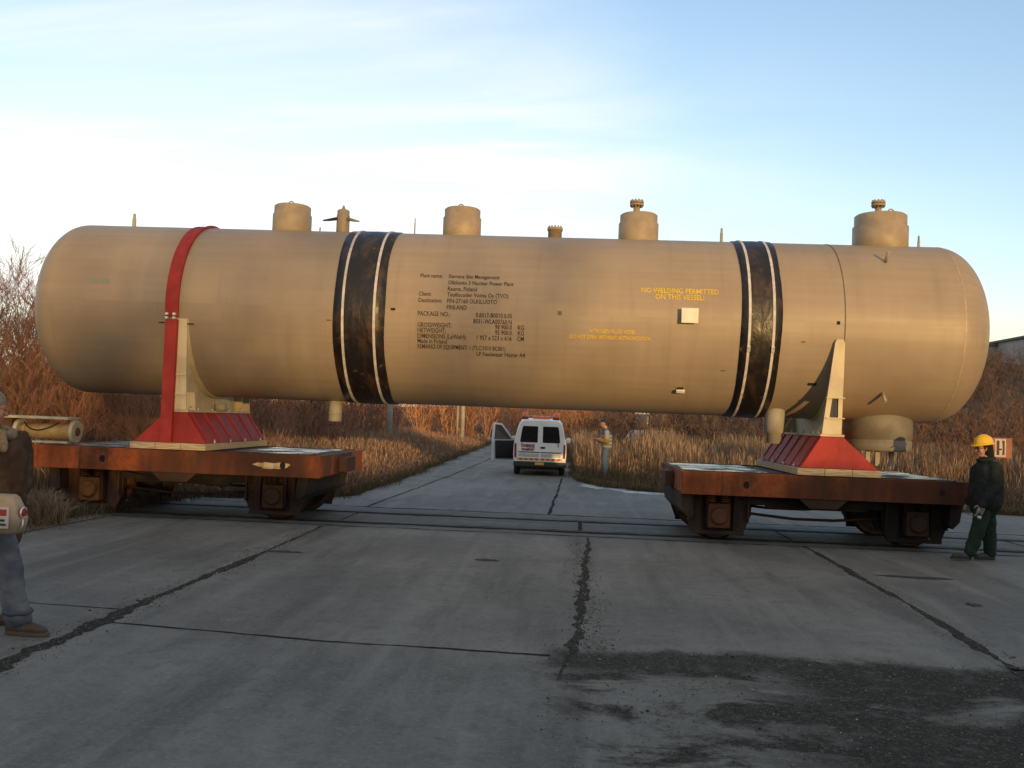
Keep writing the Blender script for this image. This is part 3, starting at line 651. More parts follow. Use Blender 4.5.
# ------------------------------------------------------------------ rail wagons
def wagon(label, loc, mg, hx):
    w_ = thing('rail_wagon', label, 'rail wagon', loc, 0, 'low rusty rail wagons under the vessel')
    hy, z0, z1 = 1.46, .715, 1.055
    for sy in (-1, 1):
        m = MB(); y = sy*hy; yi = sy*(hy-.09)
        # channel section, web outwards
        pr = [(y, z0), (y, z1), (yi, z1), (yi, z1-.02), (y-sy*.014, z1-.02), (y-sy*.014, z0+.02), (yi, z0+.02), (yi, z0)]
        m.prism(pr, 'x', -hx, hx); sl = m.build('side_sill', M_rust, w_, .004)
        h = MB()
        for x in (-1.13, 1.7): 
            h.lathe([(0, 1), (0.004, 1)], (0, 0, 0), 'y', 20); 
            n = 40
            for i in range(len(h.v)-n, len(h.v)):
                v = h.v[i]; h.v[i] = (x+v[0]*.045, y+sy*(.001+v[1]), .885+v[2]*.055)
        build_each(h, 'lashing_hole', M_hole, sl)
        g = MB(); g.prism([(-.36, z0-.002), (.36, z0-.002), (.2, z0-.14), (-.2, z0-.14)], 'y', *sorted((y-sy*.02, y-sy*.045))); 
        build_each(g, 'gusset_plate', M_rustd, sl, .003)
        m = MB(); m.box(-1.1, 1.1, *sorted((sy*.98, sy*1.06)), .56, z0-.004); m.box(-.75, .75, *sorted((sy*.97, sy*1.07)), .52, .56); m.build('truss_beam', M_gear, w_, .004)
    for sx in (-1, 1):
        m = MB(); x = sx*hx; m.box(*sorted((x-sx*.1, x-sx*.004)), -hy+.1, hy-.1, z0+.01, z1-.004); eb = m.build('end_beam', M_rust, w_, .005)
        m = MB(); m.box(*sorted((x, x+sx*.14)), -.32, .32, z0+.04, z1-.06); m.build('coupler_pocket', M_rustd, eb, .01)
    m = MB()
    for x in (-1.75, -1.2, -.45, .45, 1.2, 1.75): m.box(x-.05, x+.05, -hy+.1, hy-.1, z0+.06, z1-.03)
    build_each(m, 'cross_bearer', M_rustd, w_)
    m = MB(); m.box(-hx+.11, hx-.11, -hy+.1, hy-.1, z1-.024, z1-.006); m.build('deck', M_rustd, w_)
    m = MB()
    for x0, x1, y0, y1 in ((-2.0, -.72, -1.25, -.5), (-1.95, -.75, -.35, .5), (-2.0, -.72, .65, 1.3), (.74, 2.0, -1.28, -.45), (.76, 1.95, -.3, .55), (.75, 2.0, .7, 1.3)): m.box(x0, x1, y0, y1, z1-.005, z1+.004)
    build_each(m, 'deck_sheet', M_sheet, w_)
    m = MB()
    for y in (-1.32, 1.36): m.box(-hx+.12, hx-.12, y-.03, y+.03, z1-.005, z1+.012)
    build_each(m, 'deck_rail', M_rustd, w_)
    for ax in (-1.47, 1.47):
        m = MB(); m.lathe([(-1.02, .06), (1.02, .06)], (ax, 0, .425), 'y', 16); axo = m.build('axle', M_gear, w_)
        for sy in (-1, 1):
            y = sy*.755; m = MB()
            pr = [(-.07, .12), (-.07, .3), (-.05, .37), (-.065, .385), (-.065, .415), (.045, .415), (.05, .45), (.07, .45), (.07, .36), (.03, .34), (.03, .16), (.07, .12)]
            if sy > 0: pr = [(-a, r_) for a, r_ in pr][::-1]
            m.lathe([(a, r_) for a, r_ in pr], (ax, y, .425), 'y', 40); m.build('wheel', M_wheel, w_)
            yb = sy*1.06
            m = MB(); m.box(ax-.165, ax+.165, *sorted((sy*.96, sy*1.17)), .2, .57); m.lathe([(0, .135), (.05, .125), (.06, .1)] if sy > 0 else [(-.06, .1), (-.05, .125), (0, .135)], (ax, sy*1.17, .385), 'y', 24); bx_ = m.build('axle_box', M_gear2 if mg is M_gear2 else M_rustd, w_, .015)
            m = MB()
            for q in (-1, 1):
                m.prism([(ax+q*.24, .712), (ax+q*.5, .712), (ax+q*.48, .34), (ax+q*.4, .13), (ax+q*.24, .13)], 'y', *sorted((sy*1.0, sy*1.025)))
                m.box(*sorted((ax+q*.145, ax+q*.185)), *sorted((sy*.95, sy*1.09)), .24, .72)
                m.box(*sorted((ax+q*.43, ax+q*.46)), *sorted((sy*1.025, sy*1.12)), .3, .72)
            m.box(ax-.4, ax+.4, *sorted((sy*1.027, sy*1.05)), .09, .15); m.box(ax-.235, ax+.235, *sorted((sy*.93, sy*.95)), .16, .7); m.build('axle_guard', M_rustd if mg is M_gear2 else M_gear, w_, .004)
            m = MB()
            for q in (-.1, .1):
                m = MB(); m.tube([(ax+q+.05*math.cos(k*.7), sy*1.07+.05*math.sin(k*.7), .575+.135*k/36) for k in range(37)], .013, 6); m.build('coil_spring', M_gear2, w_)
            m = MB()
            for q in (-1, 1):
                for z in (.25, .42, .6): m.lathe([(0, .018), (.014, .016)] if sy > 0 else [(-.014, .016), (0, .018)], (ax+q*.36, sy*1.0251, z), 'y', 8)
            build_each(m, 'guard_bolt', M_rustd, w_)
        for sy in (-1, 1):
            m = MB(); q = -1 if ax > 0 else 1
            m.prism([(ax+q*.44, .66), (ax+q*.56, .62), (ax+q*.54, .36), (ax+q*.47, .24), (ax+q*.44, .3)], 'y', *sorted((sy*.69, sy*.82))); m.build('brake_shoe', mg, w_, .01)
        q = -1 if ax < 0 else 1
        m = MB(); m.prism([(ax+q*.42, .715), (ax+q*.6, .715), (ax+q*.56, .45), (ax+q*.46, .34), (ax+q*.4, .4)], 'y', -1.3, 1.3); m.build('end_skirt', M_gear, w_, .01)
    for sy in (-1, 1):
        m = MB(); m.tube([(-1.0, sy*.9, .42), (-.3, sy*.9, .36), (.3, sy*.9, .36), (1.0, sy*.9, .42)], .022, 8); m.build('brake_rod', M_rustd, w_)
        m = MB(); m.tube([(-.95, sy*1.12, .69), (-.4, sy*1.13, .6), (.2, sy*1.13, .62), (.9, sy*1.12, .69)], .014, 8); m.build('brake_hose', M_hole, w_)
    return w_
wl_ = wagon('low rusty rail wagon at the left, pale paint splash on its side', (-5.98, YT, 0), M_gear2, 2.28)
wr_ = wagon('low rusty rail wagon at the right, beside the man in yellow helmet', (3.84, YT, 0), M_gear, 2.07)
m = MB(); rg = random.Random(5); pts = []
for i in range(22):
    a = 2*PI*i/22; pts.append((1.53+.27*math.cos(a)*(.8+.4*rg.random()), .89+.05*math.sin(a)*(.5+.8*rg.random())))
m.prism(pts, 'y', -1.4645, -1.461); m.build('paint_splash', M_splash, wl_)

# pale roller unit left on the end of the left wagon
def roller():
    m1 = mat('pale_green_grey_paint', (.5, .46, .34), (.38, .34, .25), 6, .6, bump=.1); m2 = mat('ochre_drum', (.48, .33, .13), (.36, .24, .1), 7, .65)
    t = thing('roller_unit', 'pale steel roller under a flat plate on the left wagon end', 'roller', (-8.42, 14.75, 1.062))
    m = MB(); m.lathe([(-.42, .125), (.42, .125)], (0, 0, .19), 'x', 28); m.lathe([(-.36, .132), (-.33, .132)], (0, 0, .19), 'x', 28); m.lathe([(.3, .132), (.33, .132)], (0, 0, .19), 'x', 28); m.build('drum', m2, t)
    for a, b in ((-.5, -.43), (.43, .5)):
        m = MB(); m.lathe([(a, .17), (a+.01, .185), (b-.01, .185), (b, .17)], (0, 0, .19), 'x', 36); fl = m.build('end_flange', m1, t)
        m = MB(); s_ = 1 if a > 0 else -1; x = b if a > 0 else a; m.lathe(sorted([(x-.002 if s_ > 0 else x-.012, .07), (x+.012 if s_ > 0 else x+.002, .07)]), (0, 0, .19), 'x', 24); m.build('bearing_cap', M_gear2, fl)
    m = MB(); m.box(-.95, .44, -.2, .2, .385, .425); m.build('top_plate', m1, t, .005)
    m = MB(); m.box(-.9, -.52, -.16, .16, .0, .384); m.build('side_block', M_rustd, t, .01)
    m = MB(); m.tube([(-.34, -.1, .33), (-.28, -.145, .27), (-.2, -.155, .22), (-.1, -.155, .2), (0, -.155, .215), (.1, -.15, .25), (.2, -.135, .3), (.25, -.11, .34)], .011, 8); m.build('hose', M_gear, t)
    m = MB(); m.box(-.4, .42, -.15, .15, .0, .03); m.build('foot_plate', m1, t, .004)
roller()

# ------------------------------------------------------------------ people
def capsule(mb, p, r0, q, r1, n=14, flat=None):
    p, q = Vector(p), Vector(q); d = q-p; L = d.length
    if L < 1e-5: d = Vector((0, 0, 1)); L = 1e-4
    d = d.normalized(); a = d.orthogonal().normalized(); b = d.cross(a); rings = []
    st = [(-math.cos(t)*r0, math.sin(t)*r0) for t in np.linspace(.12, PI/2, 5)]+[(L+math.sin(t)*r1, math.cos(t)*r1) for t in np.linspace(0, PI/2-.12, 5)]
    for t, r in st: rings.append([p+d*t+r*(math.cos(2*PI*k/n)*a+math.sin(2*PI*k/n)*b) for k in range(n)])
    mb.loft(rings)
def ellip(mb, c, r, rot=(0, 0, 0), n=20):
    from mathutils import Euler
    E_ = Euler(rot).to_matrix(); rings = []
    for t in np.linspace(.06, PI-.06, 12): rings.append([Vector(c)+E_ @ Vector((r[0]*math.sin(t)*math.cos(2*PI*k/n), r[1]*math.sin(t)*math.sin(2*PI*k/n), -r[2]*math.cos(t))) for k in range(n)])
    mb.loft(rings)
def fuse(mb, name, m, parent, vox=.012, sm=3, wrinkle=0.):
    o = mb.build(name, m, parent)
    rm = o.modifiers.new('r', 'REMESH'); rm.mode = 'VOXEL'; rm.voxel_size = vox
    s_ = o.modifiers.new('s', 'SMOOTH'); s_.iterations = sm; s_.factor = .5
    if wrinkle:
        tx = bpy.data.textures.new('folds', 'CLOUDS'); tx.noise_scale = .085; tx.noise_depth = 3
        dm = o.modifiers.new('d', 'DISPLACE'); dm.texture = tx; dm.strength = wrinkle; dm.mid_level = .5; dm.texture_coords = 'LOCAL'
    dg = bpy.context.evaluated_depsgraph_get(); me = bpy.data.meshes.new_from_object(o.evaluated_get(dg))
    o.modifiers.clear(); old = o.data; o.data = me; bpy.data.meshes.remove(old); me.name = name
    me.polygons.foreach_set('use_smooth', [True]*len(me.polygons)); me.update()
    return o
def hand(mb, wrist, d, palm_n, curl=.6, s=1.):
    # palm, four unequal bent fingers, thumb from the side of the palm
    w0 = Vector(wrist); d = Vector(d).normalized(); pn = Vector(palm_n); pn = (pn-d*pn.dot(d)).normalized(); sd = d.cross(pn)
    for k in range(4):
        o_ = (k-1.5)*.02*s; k0 = w0+d*.085*s+sd*o_
        capsule(mb, w0+sd*o_*.6+d*.01*s, .016*s, k0, .0125*s, 10)
        L = (.038, .044, .041, .032)[k]*s; a = curl*(.7+.12*k)
        p = k0
        for j in range(3):
            ang = a*(j+.6); v = d*math.cos(ang)+pn*math.sin(ang); q = p+v*L*(1-.2*j); capsule(mb, p, (.0098-.001*j)*s, q, (.009-.001*j)*s, 8); p = q
    b0 = w0+d*.025*s-sd*.028*s; b1 = b0+(d*.5-sd*.7+pn*.45).normalized()*.04*s; b2 = b1+(d*.8-sd*.15+pn*.5).normalized()*.03*s
    capsule(mb, b0, .014*s, b1, .0105*s, 8); capsule(mb, b1, .0105*s, b2, .009*s, 8)
def head(mb, c, f, up_=(0, 0, 1), s=1.):
    # c: head centre, f: facing direction; skull, jaw, nose, brow, lips, ears
    c = Vector(c); f = Vector(f).normalized(); u = Vector(up_); u = (u-f*u.dot(f)).normalized(); l = u.cross(f)
    def P(a, b, h): return c+(f*a+l*b+u*h)*s
    capsule(mb, P(-.025, 0, .03), .083*s, P(.02, 0, .035), .078*s)
    capsule(mb, P(.02, 0, -.02), .07*s, P(.048, 0, -.075), .043*s)
    for q in (-1, 1):
        capsule(mb, P(.06, q*.03, -.015), .032*s, P(.05, q*.034, -.05), .028*s)
        capsule(mb, P(-.005, q*.078, .018), .014*s, P(.0, q*.074, -.022), .011*s)
        capsule(mb, P(.083, q*.02, .03), .011*s, P(.075, q*.05, .028), .011*s)
        ellip(mb, P(.078, q*.031, .006), (.012*s,)*3, n=10)
    capsule(mb, P(.09, 0, .012), .009*s, P(.112, 0, -.026), .0135*s)
    capsule(mb, P(.085, -.018, -.055), .011*s, P(.085, .018, -.055), .011*s)
    return P
M_skin = mat('skin', (.42, .22, .15), (.36, .18, .12), 14, .5)
M_eye = mat('dark_eye', (.03, .02, .015), (.02, .015, .012), 9, .2)
def cloth(name, a, b=None, sc=9.): return mat(name, a, b, sc, .9, bump=.25, spec=.2, bd=.012)
def eyes(P, parent, s=1.):
    m = MB()
    for q in (-1, 1): ellip(m, P(.089, q*.031, .007), (.009*s, .009*s, .0065*s), n=10)
    build_each(m, 'eye', M_eye, parent)
def legs(mb, hip, L, grow=1.):
    for h, k, a in L: capsule(mb, h, .09*grow, k, .062*grow); capsule(mb, k, .06*grow, a, .045*grow)
def shoe(name, heel, toe, m, parent, sole):
    heel, toe = Vector(heel), Vector(toe); d = (toe-heel); L = d.length; d = d.normalized(); u = Vector((0, 0, 1)); u = (u-d*u.dot(d)).normalized()
    mb = MB(); capsule(mb, heel+d*.045+u*.05, .046, heel+d*(L-.06)+u*.036, .04); capsule(mb, heel+d*.05+u*.05, .046, heel+d*.05+u*.11, .05)
    capsule(mb, heel+d*(L*.6)+u*.045, .048, heel+d*(L-.045)+u*.034, .036)
    o = fuse(mb, name, m, parent, .01, 3)
    s_ = u.cross(d); b = MB(); ring = []
    out = [(-.005, 0), (.02, .036), (.1, .04), (L*.62, .05), (L*.85, .045), (L+.004, .018), (L+.008, 0)]; out = out+[(a, -b_) for a, b_ in out[::-1][1:-1]]
    v = [heel+d*a+s_*b_ for a, b_ in out]; v2 = [q+u*.026 for q in v]; n = len(v)
    b.add(v+v2, [tuple(range(n)), tuple(range(n, 2*n))]+[(i, (i+1) % n, n+(i+1) % n, n+i) for i in range(n)]); b.build('sole', sole, o)
    return o
M_sole = mat('rubber_sole', (.03, .025, .02), (.05, .04, .03), 9, .9)

def man_right():
    t = thing('person', 'man in yellow hard hat, dark jacket and green trousers walking left', 'person', (5.72, 13.5, 0))
    b = MB(); hc = (.165, 0, 1.565)
    P = head(b, hc, (-1, -.12, -.12)); capsule(b, (.2, 0, 1.46), .055, (.24, 0, 1.34), .07)
    SL, SR = (.25, -.19, 1.3), (.25, .19, 1.3)
    capsule(b, SL, .07, SR, .07); capsule(b, (.22, 0, 1.22), .15, (.21, 0, .86), .14)
    EL, WL = (.2, -.27, 1.02), (.06, -.26, .80); ER, WR = (.24, .28, 1.02), (.1, .27, .80)
    for s_, e, w_ in ((SL, EL, WL), (SR, ER, WR)): capsule(b, s_, .055, e, .042); capsule(b, e, .042, w_, .03)
    H1, K1, A1 = (.16, -.09, .84), (.08, -.1, .45), (-.03, -.1, .1); H2, K2, A2 = (.24, .09, .84), (.31, .1, .45), (.33, .1, .09)
    legs(b, None, ((H1, K1, A1), (H2, K2, A2)))
    body = fuse(b, 'body', M_skin, t, .0085, 2); eyes(P, body)
    mj = cloth('dark_green_black_jacket', (.012, .018, .018), (.02, .026, .026)); mt = cloth('green_work_trousers', (.014, .028, .021), (.02, .035, .027))
    j = MB(); capsule(j, (.24, -.16, 1.27), .11, (.24, .16, 1.27), .11); capsule(j, (.22, -.06, 1.2), .2, (.2, -.07, .86), .205); capsule(j, (.22, .06, 1.2), .2, (.21, .07, .86), .205); capsule(j, (.2, 0, .9), .21, (.2, 0, .78), .2)
    for s_, e, w_ in ((SL, EL, WL), (SR, ER, WR)): capsule(j, s_, .1, e, .082); capsule(j, e, .082, w_, .062)
    capsule(j, (.21, -.02, 1.38), .085, (.22, .02, 1.39), .085)
    ja = fuse(j, 'jacket', mj, body, .012, 2, .036)
    q = MB()
    for h, k, a in ((H1, K1, A1), (H2, K2, A2)): capsule(q, h, .125, k, .098); capsule(q, k, .098, (a[0], a[1], a[2]+.02), .082)
    capsule(q, (.2, -.08, .86), .13, (.2, .08, .86), .13); fuse(q, 'trousers', mt, body, .012, 2, .034)
    mb_ = mat('scuffed_black_boot', (.03, .027, .024), (.05, .045, .04), 12, .6)
    shoe('boot', (-.01, -.1, .012), (-.3, -.12, .025), mb_, body, M_sole); shoe('boot', (.40, .1, .006), (.11, .09, .006), mb_, body, M_sole)
    bc = MB(); capsule(bc, P(-.035, 0, .02), .098, P(-.01, 0, .045), .092); capsule(bc, P(-.05, 0, -.02), .085, P(-.06, 0, -.09), .08); fuse(bc, 'balaclava', cloth('black_knit', (.012, .01, .01)), body, .01, 3)
    # hard hat: dome with brim and peak
    f = Vector((-1, -.12, -.12)).normalized(); u = Vector((0, 0, 1)); u = (u-f*u.dot(f)).normalized(); l = u.cross(f); hh = MB(); c = Vector(hc)+u*.055-f*.012
    rings = []
    for h, s_ in ((-.002, 1.26), (.004, 1.3), (.01, 1.27), (.014, 1.04), (.05, 1.02), (.09, .9), (.118, .66), (.132, .36), (.136, .02)):
        ring = []
        for k in range(40):
            a = 2*PI*k/40; ca = math.cos(a); pk = 1+.14*max(ca, 0)**3 if s_ > 1.1 else 1
            ring.append(c+f*(.125*s_*ca*pk)+l*(.103*s_*math.sin(a))+u*(h-(.012*max(ca, 0) if s_ > 1.1 else 0)))
        rings.append(ring)
    hh.loft(rings); my = mat('yellow_helmet_shell', (.72, .42, .01), (.62, .36, .01), 4, .28)
    ho = hh.build('hard_hat', my, body)
    rb = MB()
    for q in (-.02, 0, .02): rb.tube([c+f*(.118*math.cos(a))+u*(.03+.108*math.sin(a))+l*q for a in np.linspace(.35, PI-.35, 12)], .006, 6)
    build_each(rb, 'crown_ridge', my, ho)
    mg = mat('pale_work_glove', (.3, .29, .27), (.12, .12, .11), 20, .85); g = MB(); hand(g, WL, (-.3, .05, -1), (0, 1, 0), .55, 1.18); fuse(g, 'glove', mg, body, .006, 1)
    g = MB(); hand(g, WR, (-.3, -.05, -1), (0, -1, 0), .5, 1.1); fuse(g, 'glove', mg, body, .006, 1)
    # glasses
    gl = MB(); gl.ring(P(.1, .033, .006), .022, .003, 'x', 12); gl.ring(P(.1, -.033, .006), .022, .003, 'x', 12); gl.tube([P(.1, .05, .01), P(.0, .085, .012)], .003, 6); gl.build('glasses', M_eye, body)
    c2 = MB(); ring = []
    for i in range(25):
        a = PI*.1+1.8*PI*i/24; ring.append((.21+.1*math.cos(a), .1*math.sin(a), 1.415+.02*math.cos(a)))
    c2.tube(ring, .028, 8); fuse(c2, 'collar', mj, ja, .01, 2)
    cp = tag(bpy.data.objects.new('hand_lamp', None), 'small dark tool hanging in the gloved hand of the helmeted man', 'tool'); C.objects.link(cp); cp.location = (5.745, 13.265, .64)
    o = MB(); o.lathe([(0, .022), (.1, .022)], (0, 0, 0), 'z', 12); o.build('handle', M_hole, cp); o = MB(); o.lathe([(-.045, .03), (0, .03)], (0, 0, 0), 'z', 12); o.build('lens_end', M_bolt, cp)
man_right()

def man_van():
    t = thing('person', 'dark-haired man in jeans and striped vest standing right of the van', 'person', (1.23, 29.0, .0))
    b = MB(); hc = (-.035, 0, 1.69); P = head(b, hc, (-1, .1, -.25)); capsule(b, (0, 0, 1.62), .055, (.04, 0, 1.48), .07)
    SL, SR = (.05, -.18, 1.42), (.05, .18, 1.42); EL, WL = (.06, -.25, 1.14), (-.17, -.16, 1.19); ER, WR = (.05, .25, 1.14), (-.17, .12, 1.16)
    capsule(b, SL, .065, SR, .065); capsule(b, (.05, 0, 1.34), .14, (.05, 0, .98), .13)
    for s_, e, w_ in ((SL, EL, WL), (SR, ER, WR)): capsule(b, s_, .05, e, .04); capsule(b, e, .04, w_, .03)
    hand(b, WL, (-1, .2, .1), (0, .6, 1), .6); hand(b, WR, (-1, -.2, .1), (0, -.6, 1), .6)
    L = (((.03, -.09, .94), (.0, -.1, .5), (.05, -.1, .09)), ((.07, .09, .94), (.05, .1, .5), (.09, .1, .09))); legs(b, None, L)
    body = fuse(b, 'body', M_skin, t, .0085, 2); eyes(P, body)
    j = MB(); capsule(j, (.05, -.14, 1.4), .1, (.05, .14, 1.4), .1); capsule(j, (.06, -.05, 1.32), .17, (.07, -.05, 1.02), .17); capsule(j, (.06, .05, 1.32), .17, (.07, .05, 1.02), .17); capsule(j, (.02, 0, 1.5), .08, (.03, 0, 1.5), .08)
    tv = NT('grey_vest_with_stripes'); x, y, z = tv.sep(); sw = tv.math('FRACT', tv.math('MULTIPLY', z, 9.)); c = tv.mix(tv.rng(sw, .72, .8), (.14, .15, .13), (.3, .3, .26)); c = tv.mix(tv.rng(z, 1.33, 1.36), c, (.03, .09, .16)); fuse(j, 'vest', tv.set(c, .85), body, .013, 3, .014)
    s1 = MB()
    for s_, e, w_ in ((SL, EL, WL), (SR, ER, WR)): capsule(s1, s_, .085, e, .078); capsule(s1, e, .078, w_, .06)
    ts = NT('yellow_and_white_sleeve'); x, y, z = ts.sep(); fuse(s1, 'sleeves', ts.set(ts.mix(ts.rng(z, 1.2, 1.26), (.2, .125, .04), (.26, .25, .23)), .85), body, .012, 3, .012)
    q = MB()
    for h, k, a in L: capsule(q, h, .115, k, .083); capsule(q, k, .083, a, .066)
    capsule(q, (.05, -.08, .96), .12, (.05, .08, .96), .12); fuse(q, 'jeans', cloth('blue_jeans', (.05, .09, .15), (.08, .12, .18)), body, .012, 3, .012)
    h = MB(); capsule(h, P(-.035, 0, .05), .09, P(.015, 0, .07), .076); capsule(h, P(-.06, 0, .0), .07, P(-.07, 0, -.03), .055); fuse(h, 'hair', mat('dark_brown_hair', (.02, .013, .01)), body, .01, 2)
    ms = mat('dark_shoe', (.02, .02, .02)); shoe('shoe', (.11, -.1, .006), (-.17, -.12, .006), ms, body, M_sole); shoe('shoe', (.15, .1, .006), (-.12, .12, .006), ms, body, M_sole)
man_van()

def man_left():
    t = thing('person', 'man in brown jacket and faded jeans, cut off by the left edge', 'person', (-4.17, 6.85, 0))
    b = MB(); hc = (-.205, .02, 1.655); P = head(b, hc, (.75, .6, -.12)); capsule(b, (-.24, 0, 1.58), .055, (-.17, 0, 1.46), .07)
    SN, SF = (-.2, -.2, 1.4), (-.08, .2, 1.4); EN, WN = (-.17, -.26, 1.12), (-.05, -.24, .97); EF, WF = (-.07, .25, 1.12), (-.03, .12, .97)
    capsule(b, SN, .065, SF, .065); capsule(b, (-.15, 0, 1.32), .15, (-.13, 0, .96), .14)
    for s_, e, w_ in ((SN, EN, WN), (SF, EF, WF)): capsule(b, s_, .052, e, .042); capsule(b, e, .042, w_, .03)
    hand(b, WN, (.45, .3, -.7), (-.2, 1, 0), .9); hand(b, WF, (.3, -.4, -.6), (0, -1, -.2), .8)
    LN = ((-.1, -.09, .92), (.08, -.1, .5), (.16, -.1, .1)); LF = ((-.16, .09, .92), (-.2, .12, .5), (-.3, .14, .1)); legs(b, None, (LN, LF))
    body = fuse(b, 'body', M_skin, t, .0085, 2); eyes(P, body)
    mj = cloth('dark_brown_jacket', (.05, .03, .02), (.075, .048, .032), 6); fl = cloth('tan_fleece', (.26, .19, .12), (.19, .14, .09), 30)
    j = MB(); capsule(j, (-.2, -.16, 1.37), .115, (-.1, .16, 1.37), .115); capsule(j, (-.16, -.06, 1.3), .175, (-.13, -.06, .95), .175); capsule(j, (-.13, .06, 1.3), .175, (-.11, .06, .95), .175); capsule(j, (-.12, 0, .95), .185, (-.1, 0, .84), .18)
    for s_, e, w_ in ((SN, EN, WN), (SF, EF, WF)): capsule(j, s_, .1, e, .085); capsule(j, e, .085, w_, .066)
    ja = fuse(j, 'jacket', mj, body, .012, 2, .04)
    c = MB(); ring = []
    for i in range(25):
        a = 2*PI*i/24; ring.append((-.17+.13*math.cos(a), .135*math.sin(a), 1.5-.035*math.cos(a)))
    c.tube(ring, .04, 10); capsule(c, (-.02, -.13, 1.47), .035, (.02, -.15, 1.36), .028); fuse(c, 'collar', fl, ja, .011, 2, .02)
    hm = MB()
    ring = [(-.14+.215*math.cos(2*PI*i/32), .235*math.sin(2*PI*i/32), .70+.02*math.sin(i)) for i in range(33)]
    hm.tube(ring, .03, 8)
    q = MB(); capsule(q, (-.14, -.05, .9), .2, (-.13, -.05, .73), .2); capsule(q, (-.14, .05, .9), .2, (-.14, .05, .73), .2); fuse(q, 'pullover', cloth('rust_brown_pullover', (.13, .06, .03), (.09, .045, .024), 18), body, .013, 3, .012)
    q = MB()
    for h, k, a in (LN, LF): capsule(q, h, .12, k, .094); capsule(q, k, .094, (a[0], a[1], a[2]+.04), .082); capsule(q, (a[0]+.01, a[1], a[2]+.03), .098, (a[0]+.01, a[1], a[2]+.06), .092)
    capsule(q, (-.14, -.08, .9), .13, (-.14, .08, .9), .13)
    je = fuse(q, 'jeans', cloth('faded_jeans', (.15, .16, .18), (.09, .1, .125), 5), body, .012, 2, .032)
    for h, k, a in (LN, LF):
        cu = MB(); cu.tube([(a[0]+.005+.092*math.cos(2*PI*i/20), a[1]+.092*math.sin(2*PI*i/20), a[2]+.07+.006*math.sin(i*2.)) for i in range(21)], .02, 8)
        fuse(cu, 'cuff', cloth('turned_up_denim', (.06, .075, .11), (.08, .095, .13), 12), je, .01, 2, .015)
    ms = mat('brown_leather_shoe', (.055, .035, .024), (.085, .055, .036), 12, .6)
    shoe('shoe', (.08, -.1, .006), (.42, -.12, .006), ms, body, mat('grey_brown_sole', (.12, .09, .06), (.09, .07, .05), 9, .9)); shoe('shoe', (-.37, .14, .006), (-.06, .16, .006), ms, body, M_sole)
    h = MB(); capsule(h, P(-.03, 0, .05), .094, P(.01, 0, .065), .085); capsule(h, P(-.055, 0, .0), .08, P(-.07, 0, -.045), .06)
    for q_ in (-1, 1): capsule(h, P(.01, q_*.07, .03), .026, P(-.01, q_*.076, -.04), .022)
    fuse(h, 'hair', mat('grey_blond_hair', (.24, .2, .15), (.17, .14, .1), 25, .7), body, .01, 2, .012)
    # tan pouch bag held in front
    g = thing('shoulder_bag', 'tan canvas bag with red and white label, held by the left man', 'bag', (-4.06, 6.52, .77))
    mb_ = cloth('tan_canvas', (.4, .32, .23), (.3, .23, .16), 7)
    m = MB(); rings = []
    for z, hx, hy, ox in ((0, .13, .05, .02), (.02, .17, .075, .02), (.12, .18, .085, .02), (.2, .168, .08, 0), (.265, .15, .06, -.01), (.285, .135, .03, -.015)):
        rings.append([(ox+hx*math.copysign(abs(math.cos(2*PI*k/28))**.34, math.cos(2*PI*k/28)), hy*math.copysign(abs(math.sin(2*PI*k/28))**.34, math.sin(2*PI*k/28)), z) for k in range(28)])
    m.loft(rings); bo = m.build('bag_body', mb_, g)
    m = MB(); m.box(0.015, .14, -.096, -.084, .05, .2); la = m.build('label_patch', mat('white_label', (.6, .55, .5), (.5, .46, .42), 9, .7), bo)
    m = MB(); m.box(0.027, .125, -.0992, -.0963, .14, .185); m.box(0.027, .06, -.0992, -.0963, .07, .125); build_each(m, 'label_print', mat('red_print', (.35, .04, .035), (.28, .03, .03), 9, .7), la)
    m = MB(); m.box(.068, .125, -.0992, -.0963, .07, .085); m.box(.068, .115, -.0992, -.0963, .1, .115); build_each(m, 'label_print', M_black, la)
    m = MB(); m.lathe([(0, .036), (.018, .036), (.02, .026), (.03, .024)], (.19, -.02, .16), 'x', 16); m.build('red_fastener', mat('red_plastic', (.3, .03, .04), (.22, .02, .03), 9, .35), bo)
    m = MB(); m.ring((.205, -.02, .16), .036, .007, 'x'); m.tube([(.2, -.02, .13), (.21, -.03, .07), (.19, -.04, .03)], .007, 6); m.build('buckle', M_bolt, bo)
    m = MB(); m.tube([(-.09, .03, .27), (-.1, .1, .3), (-.09, .13, .24)], .012, 6); m.build('carry_strap', mb_, bo)
man_left()

